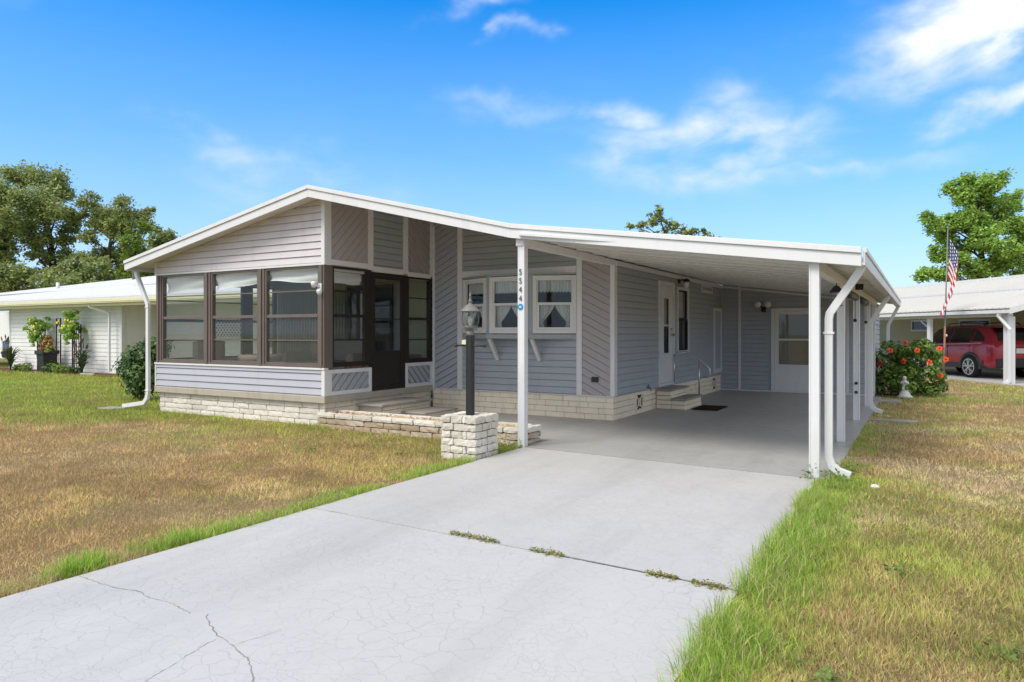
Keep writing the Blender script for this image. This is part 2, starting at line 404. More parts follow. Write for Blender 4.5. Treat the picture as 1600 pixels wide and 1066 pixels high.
    def put(self, name, mat, parent=None, origin=(0, 0, 0), bevel=0.0, mats=None, fm=None):
        org = ORG[parent.name] if parent is not None else Vector(origin)
        me = bpy.data.meshes.new(name)
        me.from_pydata([(x - org[0], y - org[1], z - org[2]) for x, y, z in self.v], [], self.f)
        me.polygons.foreach_set('use_smooth', self.s)
        me.materials.append(mat)
        for m_ in (mats or []): me.materials.append(m_)
        if fm: me.polygons.foreach_set('material_index', fm)
        me.update()
        o = bpy.data.objects.new(name, me); col.objects.link(o)
        if parent is not None: o.parent = parent
        else: o.location = org
        ORG[o.name] = Vector(org)
        if bevel:
            b = o.modifiers.new('bevel', 'BEVEL'); b.width = bevel; b.segments = 2; b.limit_method = 'ANGLE'; b.angle_limit = R(40)
        return o

def tag(o, label=None, cat=None, group=None, kind=None):
    if label: o['label'] = label
    if cat: o['category'] = cat
    if group: o['group'] = group
    if kind: o['kind'] = kind
    return o
def thing(name, loc, label, cat, group=None, rz=0.0, local=False):
    o = bpy.data.objects.new(name, None); col.objects.link(o)
    o.empty_display_size = 0.2
    o.location = loc; o.rotation_euler = (0, 0, rz)
    ORG[o.name] = Vector((0, 0, 0)) if local else Vector(loc)
    return tag(o, label, cat, group)
def part(parent, name, mat, mb, bevel=0.0, label=None):
    o = mb.put(name, mat, parent, bevel=bevel)
    if label: o['label'] = label
    return o
def bx(*a): return MB().box(*a)

def clip(poly, nx, ny, c):
    """keep the side nx*u + ny*v >= c of a convex polygon"""
    out = []
    for i, p in enumerate(poly):
        q = poly[(i + 1) % len(poly)]
        a = nx * p[0] + ny * p[1] - c; b = nx * q[0] + ny * q[1] - c
        if a >= 0: out.append(p)
        if (a > 0 > b) or (a < 0 < b):
            t = a / (a - b); out.append((p[0] + (q[0] - p[0]) * t, p[1] + (q[1] - p[1]) * t))
    return out
def siding(mb, O, U, V, Nn, poly, ang=0.0, ex=0.114, dep=0.018, phase=0.0, gap=0.013):
    """lap siding on a convex polygon of (u, v) in the plane O + u U + v V, laps pointing along ang"""
    O, U, V, Nn = Vector(O), Vector(U), Vector(V), Vector(Nn)
    ca, sa = math.cos(ang), math.sin(ang); px, py = -sa, ca
    pr = [px * u + py * v for u, v in poly]
    k0 = math.floor((min(pr) - phase) / ex); k1 = math.ceil((max(pr) - phase) / ex)
    for k in range(k0, k1):
        lo = phase + k * ex; hi = lo + ex
        q = clip(clip(poly, px, py, lo), -px, -py, -hi)
        if len(q) < 3: continue
        q = clip(q, px, py, lo + gap)
        if len(q) < 3: continue
        vs = []
        for u, v in q:
            t = (px * u + py * v - lo) / ex
            vs.append(O + U * u + V * v + Nn * (0.003 + dep * max(0.0, 1 - t) ** 0.8))
        mb.add(vs, [list(range(len(q)))])
        # the butt of the lap and the shadow slot under it
        low = [(u, v) for u, v in q if abs(px * u + py * v - lo - gap) < 1e-6]
        if len(low) >= 2:
            low.sort(key=lambda w: ca * w[0] + sa * w[1]); a, b = low[0], low[-1]
            A = O + U * a[0] + V * a[1]; B = O + U * b[0] + V * b[1]; dn = (U * px + V * py) * gap
            mb.add([A + Nn * (0.003 + dep), B + Nn * (0.003 + dep), B - Nn * 0.010, A - Nn * 0.010, B - Nn * 0.010 - dn, A - Nn * 0.010 - dn, B + Nn * 0.003 - dn, A + Nn * 0.003 - dn], [(0, 1, 2, 3), (3, 2, 4, 5), (5, 4, 6, 7)])
    return mb
def cells(u0, v0, u1, v1, holes):
    us = sorted({u0, u1, *[h[0] for h in holes], *[h[2] for h in holes]}); vs = sorted({v0, v1, *[h[1] for h in holes], *[h[3] for h in holes]})
    for i in range(len(us) - 1):
        for j in range(len(vs) - 1):
            cu, cv = (us[i] + us[i + 1]) / 2, (vs[j] + vs[j + 1]) / 2
            if not any(h[0] < cu < h[2] and h[1] < cv < h[3] for h in holes): yield us[i], vs[j], us[i + 1], vs[j + 1]
def ring(mb, axis, pos0, pos1, a0, b0, a1, b1, w, wb=None):
    """rectangular frame: axis 'x' or 'y' is its normal, pos0..pos1 its depth, (a0,b0)-(a1,b1) its outline, w its width"""
    wb = w if wb is None else wb
    for (p, q, r_, s) in ((a0, b0, a0 + w, b1), (a1 - w, b0, a1, b1), (a0 + w, b1 - w, a1 - w, b1), (a0 + w, b0, a1 - w, b0 + wb)):
        if axis == 'y': mb.box(p, pos0, q, r_, pos1, s)
        else: mb.box(pos0, p, q, pos1, r_, s)
    return mb

# fast numpy mesh
def np_mesh(name, verts, nper, mat, parent=None, origin=(0, 0, 0), colors=None, smooth=False):
    """verts: (n*nper, 3) - every nper consecutive vertices are one face"""
    org = ORG[parent.name] if parent is not None else Vector(origin)
    v = (np.asarray(verts, dtype=np.float64) - np.array(org)).astype(np.float32)
    nv = len(v); nf = nv // nper
    me = bpy.data.meshes.new(name)
    me.vertices.add(nv); me.vertices.foreach_set('co', v.ravel())
    me.loops.add(nv); me.loops.foreach_set('vertex_index', np.arange(nv, dtype=np.int32))
    me.polygons.add(nf); me.polygons.foreach_set('loop_start', np.arange(0, nv, nper, dtype=np.int32))
    try: me.polygons.foreach_set('loop_total', np.full(nf, nper, dtype=np.int32))
    except Exception: pass
    if colors is not None:
        at = me.color_attributes.new('tint', 'FLOAT_COLOR', 'POINT')
        c = np.ones((nv, 4), dtype=np.float32); c[:, :3] = np.repeat(colors, nper, axis=0)
        at.data.foreach_set('color', c.ravel())
    me.materials.append(mat)
    me.update(calc_edges=True)
    o = bpy.data.objects.new(name, me); col.objects.link(o)
    if parent is not None: o.parent = parent
    else: o.location = org
    ORG[o.name] = Vector(org)
    return o
def unit(n):
    v = rng.normal(size=(n, 3)); return v / np.linalg.norm(v, axis=1, keepdims=True)
def leaves(centers, size, up=0.35, aspect=0.5, normals=None):
    """rhombic leaves at centers (n,3); sizes scalar or (n,)"""
    n = len(centers); s = np.broadcast_to(np.asarray(size, dtype=float), (n,))[:, None] * rng.uniform(0.65, 1.3, (n, 1))
    nr = unit(n); nr[:, 2] = np.abs(nr[:, 2]) + up
    if normals is not None: nr = nr * 0.7 + normals
    nr /= np.linalg.norm(nr, axis=1, keepdims=True)
    t = np.cross(nr, unit(n)); t /= np.linalg.norm(t, axis=1, keepdims=True) + 1e-9
    b = np.cross(nr, t)
    v = np.stack([centers - t * s, centers + b * s * aspect + nr * s * 0.12, centers + t * s, centers - b * s * aspect + nr * s * 0.12], axis=1)
    return v.reshape(-1, 3)
def clump_points(blobs, per, shell=0.55):
    """points in ellipsoid blobs, (n,4|6) = x,y,z,r[,sy,sz]"""
    out = []; nrm = []
    for b in blobs:
        n = max(4, int(per * b[3] ** 2)); d = unit(n)
        if shell < 0: rr = b[3] * np.minimum(1.7, np.abs(rng.normal(0.62, 0.34, (n, 1))))          # loose, fading outwards
        else: rr = b[3] * (shell + (1 - shell) * rng.random((n, 1)) ** 0.5) * rng.uniform(0.8, 1.12, (n, 1))
        s = np.array([1, b[4] if len(b) > 4 else 1, b[5] if len(b) > 5 else 0.8])
        out.append(np.array(b[:3]) + d * rr * s); nrm.append(d)
    return np.concatenate(out), np.concatenate(nrm)
class VNoise:
    def __init__(self, seed): self.g = np.random.default_rng(seed).random((256, 256))
    def at(self, x, y, s):
        x = np.asarray(x) * s; y = np.asarray(y) * s; xi = np.floor(x).astype(int); yi = np.floor(y).astype(int)
        fx = x - xi; fy = y - yi; fx = fx * fx * (3 - 2 * fx); fy = fy * fy * (3 - 2 * fy); g = self.g
        a = g[xi & 255, yi & 255]; b = g[(xi + 1) & 255, yi & 255]; c = g[xi & 255, (yi + 1) & 255]; d = g[(xi + 1) & 255, (yi + 1) & 255]
        return (a * (1 - fx) + b * fx) * (1 - fy) + (c * (1 - fx) + d * fx) * fy
    def fbm(self, x, y, s, o=4):
        t = 0; a = 0.5
        for i in range(o): t = t + a * self.at(np.asarray(x) + 17.3 * i, np.asarray(y) - 9.1 * i, s * 2 ** i); a *= 0.5
        return t / (1 - 0.5 ** o)

# ------------------------------------------------------------------ ground
VN1, VN2, VN3 = VNoise(3), VNoise(5), VNoise(8)
def sstep(x, a, b):
    t = np.clip((np.asarray(x, dtype=float) - a) / (b - a), 0, 1); return t * t * (3 - 2 * t)
BROWN = np.array([0.57, 0.405, 0.190]); STRAW = np.array([0.68, 0.54, 0.32]); GREEN = np.array([0.37, 0.395, 0.080]); LUSH = np.array([0.33, 0.50, 0.075])
def lawn_state(x, y):
    """share of living grass and of pale straw at a point of the lawn"""
    x = np.asarray(x, dtype=float); y = np.asarray(y, dtype=float); d = np.hypot(x, y)
    n1 = VN1.fbm(x, y, 0.45, 4); n2 = VN2.fbm(x, y, 1.7, 4); n3 = VN3.fbm(x, y, 0.16, 3)
    left = sstep(d, 8.0, 21.0) * 0.95 + (n1 - 0.5) * (0.45 + 0.75 * sstep(d, 6, 12)) + (n2 - 0.5) * 0.6 + (n3 - 0.5) * 0.5
    left = left - 0.12 * sstep(9 - d, 0, 3) + 0.75 * sstep(x, -4.95, -4.5) * sstep(n2, 0.35, 0.6) * sstep(y, 3.4, 4.4) + 0.35 * sstep(y, 6.6, 7.8) * sstep(-x, 4.0, 5.0)
    left = left - 0.35 * np.exp(-((x + 9.0) / 4.0) ** 2 - ((y - 4.2) / 2.4) ** 2)
    right = 0.20 + (n1 - 0.5) * 1.7 + (n2 - 0.5) * 1.0 + 0.42 * sstep(-x, 0.30, 0.85) * sstep(12 - y, 0, 4) + 0.12 * sstep(y, 13, 22) + 0.3 * np.exp(-((x - 0.6) / 0.8) ** 2 - ((y - 4.2) / 1.2) ** 2)
    g = np.where(x < -2.6, left, right)
    straw = sstep(VN3.fbm(x + 50, y, 0.9, 3), 0.56, 0.72) * np.where(x > -2.6, 0.75, 0.35) + np.where(x > -2.6, 0.22, 0.06)
    return np.clip(g, 0, 1), np.clip(straw, 0, 1)
def lawn_colour(x, y):
    g, s = lawn_state(x, y)
    g = g[..., None]; s = s[..., None]
    lush = sstep(VN2.fbm(np.asarray(x) - 30, y, 0.5, 3), 0.45, 0.65)[..., None] * np.where(np.asarray(x) < -14, 1.0, 0.5)[..., None]
    c = BROWN * (1 - s) + STRAW * s
    return c * (1 - g) + (GREEN * (1 - lush) + LUSH * lush) * g

def build_ground():
    def axis(lo, hi, a, b, st):
        v = list(np.arange(a, b + 1e-6, st)); x = a; k = st
        while x > lo: k *= 1.35; x -= k; v.insert(0, max(lo, x))
        x = b; k = st
        while x < hi: k *= 1.35; x += k; v.append(min(hi, x))
        return np.array(v)
    xs = axis(-600, 600, -34, 8, 0.3); ys = axis(-300, 900, 0.5, 28, 0.3)
    X, Y = np.meshgrid(xs, ys); Z = np.full_like(X, -0.022)
    near = np.exp(-((np.hypot(X, Y)) / 60) ** 2)
    Z += (VN1.fbm(X, Y, 0.6, 3) - 0.5) * 0.022 * near
    c = lawn_colour(X.ravel(), Y.ravel()) * .55 + np.array([.42, .33, .20]) * .30       # soil and thatch under the blades
    ny, nx = X.shape
    me = bpy.data.meshes.new('lawn')
    idx = np.arange(nx * ny).reshape(ny, nx)
    q = np.stack([idx[:-1, :-1], idx[:-1, 1:], idx[1:, 1:], idx[1:, :-1]], axis=-1).reshape(-1, 4)
    me.from_pydata(np.stack([X.ravel(), Y.ravel(), Z.ravel()], axis=1).tolist(), [], q.tolist())
    at = me.color_attributes.new('tint', 'FLOAT_COLOR', 'POINT')
    cc = np.ones((nx * ny, 4), dtype=np.float32); cc[:, :3] = c; at.data.foreach_set('color', cc.ravel())
    M = Mat('dry_turf')
    a = M.N.new('ShaderNodeAttribute'); a.attribute_name = 'tint'
    n = M.noise(55, 6, 0.7); n2 = M.noise(220, 3, 0.7)
    c = M.mix(M.remap(n, 0.3, 0.7), M.mix(1.0, a.outputs['Color'], (0.55, 0.52, 0.48), 'MULTIPLY'), M.mix(1.0, a.outputs['Color'], (1.18, 1.15, 1.1), 'MULTIPLY'))
    c = M.mix(M.remap(n2, 0.45, 0.75, 0, 0.5), c, (0.30, 0.22, 0.12))
    M.base(c); M.set(Roughness=0.95); M.b.inputs['Specular IOR Level'].default_value = 0.05
    M.bump(M.math('ADD', n, M.math('MULTIPLY', n2, 0.6)), 0.9, 0.03)
    me.materials.append(M.m)
    o = bpy.data.objects.new('lawn', me); col.objects.link(o)
    tag(o, kind='structure')
build_ground()

def slab_material(name, colour, crackle, gloss):
    M = Mat(name)
    n = M.noise(1.1, 6, 0.6); n2 = M.noise(6, 6, 0.65)
    c = M.mix(n, sc(colour, 0.92), sc(colour, 1.05))
    st = M.noise(0.9, 5, 0.6, (1.6, 0.25, 1), loc=(3, 1, 0))                      # tyre sweeps along the drive
    c = M.mix(M.remap(st, 0.48, 0.74, 0, 0.50), c, sc(colour, 0.64))
    sp = M.noise(3.2, 7, 0.7, loc=(9, 4, 0)); c = M.mix(M.remap(sp, 0.60, 0.80, 0, 0.55), c, sc(colour, 0.66))
    fine = M.noise(140, 3, 0.7); c = M.mix(M.remap(fine, 0.4, 0.7, 0, 0.14), c, sc(colour, 0.75))
    hgt = M.math('MULTIPLY', fine, 0.5)
    if crackle:
        wv = M.N.new('ShaderNodeVectorMath'); wv.operation = 'ADD'
        nn = M.N.new('ShaderNodeTexNoise'); nn.inputs['Scale'].default_value = 5; nn.inputs['Detail'].default_value = 5
        M.link(M.tc.outputs['Object'], nn.inputs['Vector'])
        sv = M.N.new('ShaderNodeVectorMath'); sv.operation = 'SCALE'; sv.inputs['Scale'].default_value = 0.22
        M.link(nn.outputs['Color'], sv.inputs[0]); M.link(M.tc.outputs['Object'], wv.inputs[0]); M.link(sv.outputs[0], wv.inputs[1])
        lines = []
        for scale, w, lo, hi in ((8.0, 0.040, 0.33, 0.55), (16.0, 0.055, 0.42, 0.60)):
            v = M.N.new('ShaderNodeTexVoronoi'); v.voronoi_dimensions = '2D'; v.feature = 'DISTANCE_TO_EDGE'; v.inputs['Scale'].default_value = scale
            M.link(wv.outputs[0], v.inputs['Vector'])
            l = M.remap(v.outputs['Distance'], 0.0, w, 1.0, 0.0)
            k = M.noise(1.3 if scale < 10 else 2.1, 5, 0.65, loc=(scale, 2, 0))
            lines.append(M.math('MULTIPLY', l, M.remap(k, lo, hi, 0.0, 1.0)))
        l = M.math('MAXIMUM', lines[0], lines[1])
        c = M.mix(M.math('MULTIPLY', l, crackle), c, sc(colour, 0.55))
        hgt = M.math('SUBTRACT', hgt, l)
    M.base(c)
    M.link(M.remap(n2, 0.3, 0.7, gloss - 0.1, gloss + 0.12), M.b.inputs['Roughness'])
    M.b.inputs['Specular IOR Level'].default_value = 0.35
    M.bump(hgt, 0.25, 0.004)
    return M.m
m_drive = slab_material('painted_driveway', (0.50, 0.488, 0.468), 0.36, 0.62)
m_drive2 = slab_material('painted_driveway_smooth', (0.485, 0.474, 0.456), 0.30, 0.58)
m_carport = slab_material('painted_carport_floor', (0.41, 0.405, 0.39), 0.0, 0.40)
m_ndrive = slab_material('bare_concrete_drive', (0.44, 0.43, 0.40), 0.0, 0.8)

def skew_y(x, a, b): return a + (b - a) * (x + 4.4) / 3.5            # joints run a little out of square
def slab(name, mat, x0, x1, ya0, ya1, yb0, yb1, z=0.0, t=0.12):
    mb = MB().hexa([(x0, ya0, z - t), (x1, ya1, z - t), (x1, yb1, z - t), (x0, yb0, z - t), (x0, ya0, z), (x1, ya1, z), (x1, yb1, z), (x0, yb0, z)])
    return tag(mb.put(name, mat), kind='structure')
slab('driveway', m_drive, -4.40, -0.90, -4.5, -4.5, 4.245, 4.095)
slab('driveway', m_drive2, -4.40, -0.90, 4.251, 4.119, 7.858, 7.622)
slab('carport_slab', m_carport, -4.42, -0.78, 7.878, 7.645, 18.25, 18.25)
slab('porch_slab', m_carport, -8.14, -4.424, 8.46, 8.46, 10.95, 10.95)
tag(MB().hexa([(-4.38, 4.2, -0.05), (-0.92, 4.06, -0.05), (-0.92, 4.13, -0.05), (-4.38, 4.29, -0.05), (-4.38, 4.2, -0.012), (-0.92, 4.06, -0.012), (-0.92, 4.13, -0.012), (-4.38, 4.29, -0.012)]).put('driveway_joint', paint('joint_dirt', (0.10, 0.095, 0.085), 0.95, 0.3, 20, 0.2, spec=0.1)), kind='structure')

def cracks():
    mb = MB()
    dark = paint('crack_dirt', (0.24, 0.235, 0.225), 0.95, 0.4, 40, 0, spec=0.1)
    for pts, w in (((((-4.39, 2.36), (-4.2, 2.35), (-4.06, 2.35), (-3.95, 2.36), (-3.82, 2.39), (-3.74, 2.36), (-3.62, 2.36), (-3.5, 2.37), (-3.3, 2.33))), 0.013),
                   (((-3.22, 2.37), (-3.1, 2.3), (-3.0, 2.25), (-2.92, 2.22), (-2.79, 2.2), (-2.72, 2.16), (-2.67, 2.16), (-2.59, 2.12), (-2.47, 2.04), (-2.34, 1.95), (-2.19, 1.89)), 0.014),
                   (((-2.92, 2.2), (-2.89, 2.04), (-2.86, 1.94), (-2.82, 1.79), (-2.8, 1.64)), 0.006), (((-2.79, 2.2), (-2.76, 2.3), (-2.73, 2.43)), 0.005), (((-4.4, 4.25), (-4.2, 4.243), (-4.0, 4.25)), 0.008)):
        fine = []
        for i in range(len(pts) - 1):
            a, b = Vector((*pts[i], 0)), Vector((*pts[i + 1], 0)); n = max(2, int((b - a).length / 0.022))
            for k in range(n): fine.append(a.lerp(b, k / n) + Vector((random.uniform(-1, 1), random.uniform(-1, 1), 0)) * 0.007)
        fine.append(Vector((*pts[-1], 0)))
        L_ = []; 
        for i, p in enumerate(fine):
            d = (fine[min(i + 1, len(fine) - 1)] - fine[max(i - 1, 0)]).normalized(); s = Vector((-d.y, d.x, 0)) * w * random.uniform(0.05, 0.30)
            L_.append((p - s, p + s))
        for i in range(len(fine) - 1):
            vs = [L_[i][0], L_[i + 1][0], L_[i + 1][1], L_[i][1]]
            mb.add([(v[0], v[1], 0.0015) for v in vs], [(0, 1, 2, 3)])
    tag(mb.put('driveway_crack', dark), kind='structure')
    j = MB()
    for (xa, ya, xb, yb, w, n) in ((-2.30, 4.178, -.91, 4.106, .009, 60), (-4.38, 7.868, -.92, 7.634, .005, 70)):
        prev = None
        for k in range(n + 1):
            q = k / n; x, y = xa + (xb - xa) * q, ya + (yb - ya) * q + random.uniform(-.0015, .0015); h = w * random.uniform(.45, 1.1)
            cur = ((x, y - h, .0018), (x, y + h, .0018))
            if prev: j.add([prev[0], cur[0], cur[1], prev[1]], [(0, 1, 2, 3)])
            prev = cur
    tag(j.put('driveway_joint', dark), kind='structure')
cracks()

# ------------------------------------------------------------------ the house
XL, XR, XS = -12.50, -8.15, -4.42      # left wall, ridge line (sunroom corner), side wall of the carport
YF, YM, YB = 8.12, 10.95, 23.5         # sunroom front, main front, back
ZF = 0.455                             # sunroom floor
house = thing('manufactured_house', (XR, YM, 0), 'lavender grey single storey house with glazed corner sunroom and attached white carport', 'house')
def pieces(mb):
    """the separate boxes of a mesh builder, each a builder of its own"""
    par = list(range(len(mb.v)))
    def find(a):
        while par[a] != a: par[a] = par[par[a]]; a = par[a]
        return a
    for f in mb.f:
        for i in f[1:]: par[find(i)] = find(f[0])
    out = {}
    for f, s in zip(mb.f, mb.s):
        k = find(f[0]); o = out.setdefault(k, (MB(), {}))
        idx = []
        for i in f:
            if i not in o[1]: o[1][i] = len(o[0].v); o[0].v.append(mb.v[i])
            idx.append(o[1][i])
        o[0].f.append(idx); o[0].s.append(s)
    return [o[0] for o in out.values()]
def H(name, mat, mb, bevel=0.0, label=None):
    if name in ('trim', 'corner_trim', 'mullion', 'window_sill', 'wall_plate', 'wall', 'partition', 'beam', 'soffit'):
        for p in pieces(mb): o = part(house, name, mat, p, bevel, label)
        return o
    return part(house, name, mat, mb, bevel, label)
def zr(x):                              # underside of the roof
    if x <= XR: return 3.548 + (x - XR) * 0.189
    if x <= -4.55: return 3.548 - (x - XR) * 0.2465
    return 2.661 - (x + 4.55) * 0.1303
FRONT = lambda y: ((0, y, 0), (1, 0, 0), (0, 0, 1), (0, -1, 0))
SIDE = lambda x: ((x, 0, 0), (0, 1, 0), (0, 0, 1), (1, 0, 0))
class Fr:
    """a frame of reference on a wall: s along, d outward, z up"""
    def __init__(self, p0, t, n): self.p = Vector(p0); self.t = Vector(t).normalized(); self.n = Vector(n).normalized()
    def at(self, s, d, z): return self.p + self.t * s + self.n * d + Vector((0, 0, z))
    def box(self, mb, s0, d0, z0, s1, d1, z1):
        p = [self.at(s0, d0, z0), self.at(s1, d0, z0), self.at(s1, d1, z0), self.at(s0, d1, z0), self.at(s0, d0, z1), self.at(s1, d0, z1), self.at(s1, d1, z1), self.at(s0, d1, z1)]
        if self.t.cross(self.n).z < 0: p = [p[3], p[2], p[1], p[0], p[7], p[6], p[5], p[4]]
        return mb.hexa(p)
    def ring(self, mb, d0, d1, s0, z0, s1, z1, w, wb=None):
        wb = w if wb is None else wb
        for a in ((s0, z0, s0 + w, z1), (s1 - w, z0, s1, z1), (s0 + w, z1 - w, s1 - w, z1), (s0 + w, z0, s1 - w, z0 + wb)): self.box(mb, a[0], d0, a[1], a[2], d1, a[3])
        return mb
def frame_front(y): return Fr((0, y, 0), (1, 0, 0), (0, -1, 0))
def frame_side(x): return Fr((x, 0, 0), (0, 1, 0), (1, 0, 0))

def pleat(fr, s_of, z0, z1, d0, amp, waves, rows=8, cols=60):
    """hanging cloth; s_of(v) gives its two edges at drop v (0 top, 1 bottom)"""
    mb = MB(); vs = []; ph = random.uniform(0, 6)
    for j in range(rows + 1):
        v = j / rows; a, b = s_of(v)
        for i in range(cols + 1):
            u = i / cols
            dd = d0 + amp * math.sin(u * waves * 2 * math.pi + ph + 0.6 * math.sin(3 * v)) * (0.5 + 0.5 * v) + 0.3 * amp * math.sin(u * waves * 4.7 + 2)
            zz = z1 - (z1 - z0) * v - (0.012 * math.sin(u * waves * 6.28) if j == rows else 0)
            vs.append(fr.at(a + (b - a) * u, dd, zz))
    fs = [(j * (cols + 1) + i, j * (cols + 1) + i + 1, (j + 1) * (cols + 1) + i + 1, (j + 1) * (cols + 1) + i) for j in range(rows) for i in range(cols)]
    return mb.add(vs, fs, True)

def roof():
    Y0 = 7.80
    def strip(x0, x1, zt0, zt1, th, ya0, ya1, yb, mb): return mb.hexa([(x0, ya0, zt0 - th), (x1, ya1, zt1 - th), (x1, yb, zt1 - th), (x0, yb, zt0 - th), (x0, ya0, zt0), (x1, ya1, zt1), (x1, yb, zt1), (x0, yb, zt0)])
    th = 0.10
    mb = strip(-12.93, XR, 2.795, 3.72, th, Y0, Y0, YB + .3, MB())
    H('roof', m_roof, mb)
    mb = strip(XR, -4.55, 3.72, 2.845, th, Y0, Y0, YB + .3, MB())
    H('roof', m_roof, mb)
    mb = strip(-4.55, -0.56, 2.845, 2.285, 0.09, Y0, 7.57, 20.75, MB())
    for y in np.arange(8.0, 20.6, 0.61): mb.hexa([(-4.5, y, 2.838), (-0.6, y, 2.291), (-0.6, y + 0.03, 2.291), (-4.5, y + 0.03, 2.838), (-4.5, y, 2.858), (-0.6, y, 2.311), (-0.6, y + 0.03, 2.311), (-4.5, y + 0.03, 2.858)])
    H('carport_roof', m_roof, mb)
    # fascia boards with a projecting drip edge
    def fascia(p, q, ya, yb):
        (x0, z0), (x1, z1) = p, q; f = MB()
        f.hexa([(x0, ya - .03, z0 - .175), (x1, yb - .03, z1 - .175), (x1, yb, z1 - .175), (x0, ya, z0 - .175), (x0, ya - .03, z0 - .052), (x1, yb - .03, z1 - .052), (x1, yb, z1 - .052), (x0, ya, z0 - .052)])
        f.hexa([(x0, ya - .05, z0 - .05), (x1, yb - .05, z1 - .05), (x1, yb, z1 - .05), (x0, ya, z0 - .05), (x0, ya - .05, z0 + .008), (x1, yb - .05, z1 + .008), (x1, yb, z1 + .008), (x0, ya, z0 + .008)])
        H('fascia', m_white, f, 0.004)
    fascia((-12.95, 2.801), (XR, 3.722), Y0, Y0); fascia((XR, 3.722), (-4.548, 2.849), Y0, Y0); fascia((-4.548, 2.849), (-0.50, 2.279), Y0, 7.57)
    # soffits
    s = strip(-12.93, -12.51, zr(-12.93) + .10, zr(-12.51) + .10, 0.02, Y0, Y0, YB, MB()); s.hexa([(-12.5, Y0, zr(-12.5) + .06), (XR, Y0, zr(XR) + .06), (XR, YF, zr(XR) + .06), (-12.5, YF, zr(-12.5) + .06), (-12.5, Y0, zr(-12.5) + .07), (XR, Y0, zr(XR) + .07), (XR, YF, zr(XR) + .07), (-12.5, YF, zr(-12.5) + .07)])
    H('soffit', m_trim, s)
    s = MB().hexa([(XR, Y0, zr(XR) + .055), (-4.55, Y0, zr(-4.55) + .055), (-4.55, YM, zr(-4.55) + .055), (XR, YM, zr(XR) + .055), (XR, Y0, zr(XR) + .068), (-4.55, Y0, zr(-4.55) + .068), (-4.55, YM, zr(-4.55) + .068), (XR, YM, zr(XR) + .068)])
    H('soffit', m_trim, s)
    # ribbed carport ceiling, pans running from the house to the gutter
    c = MB()
    zc = lambda x, k=0.0: 2.661 - (x + 4.45) * 0.1303 + 0.035 + k
    y = 7.62; pan = 0.61
    while y < 20.7:
        ya, yb_ = y, min(y + pan, 20.7)
        for a, b, k in ((ya, ya + .035, -.013), (ya + .035, ya + .20, .0), (ya + .20, ya + .215, -.005), (ya + .215, ya + .40, .0), (ya + .40, ya + .415, -.005), (ya + .415, yb_, .0)):
            xa = -4.40; xb = -0.58
            lo = max(a, 7.80 + (-.23) * 0.5)
            if b <= lo: continue
            a_ = max(a, lo)
            c.hexa([(xa, a_, zc(xa, k)), (xb, a_, zc(xb, k)), (xb, b, zc(xb, k)), (xa, b, zc(xa, k)), (xa, a_, zc(xa) + .03), (xb, a_, zc(xb) + .03), (xb, b, zc(xb) + .03), (xa, b, zc(xa) + .03)])
        y += pan
    H('carport_ceiling', m_ceil, c)
    # right-hand gutter with its rolled lip
    g = MB()
    for x0, z0, x1, z1 in ((-.575, 2.115, -.545, 2.275), (-.545, 2.115, -.47, 2.14), (-.485, 2.14, -.47, 2.235), (-.49, 2.235, -.455, 2.28)): g.box(x0, 7.57, z0, x1, 20.78, z1)
    H('gutter', m_white, g, 0.004)
    g = MB().box(-12.99, Y0 + .02, 2.63, -12.935, YB, 2.80)
    H('gutter', m_white, g, 0.004)
    # the beam over the posts and the plate along the house wall
    H('beam', m_trim, MB().box(-0.975, 7.72, 2.085, -0.885, 18.2, 2.19), 0.004)
    H('wall_plate', m_trim, MB().box(-4.50, 7.83, 2.575, -4.385, YM, 2.665).box(-4.405, YM, 2.575, -4.36, 18.19, 2.655), 0.004)
roof()

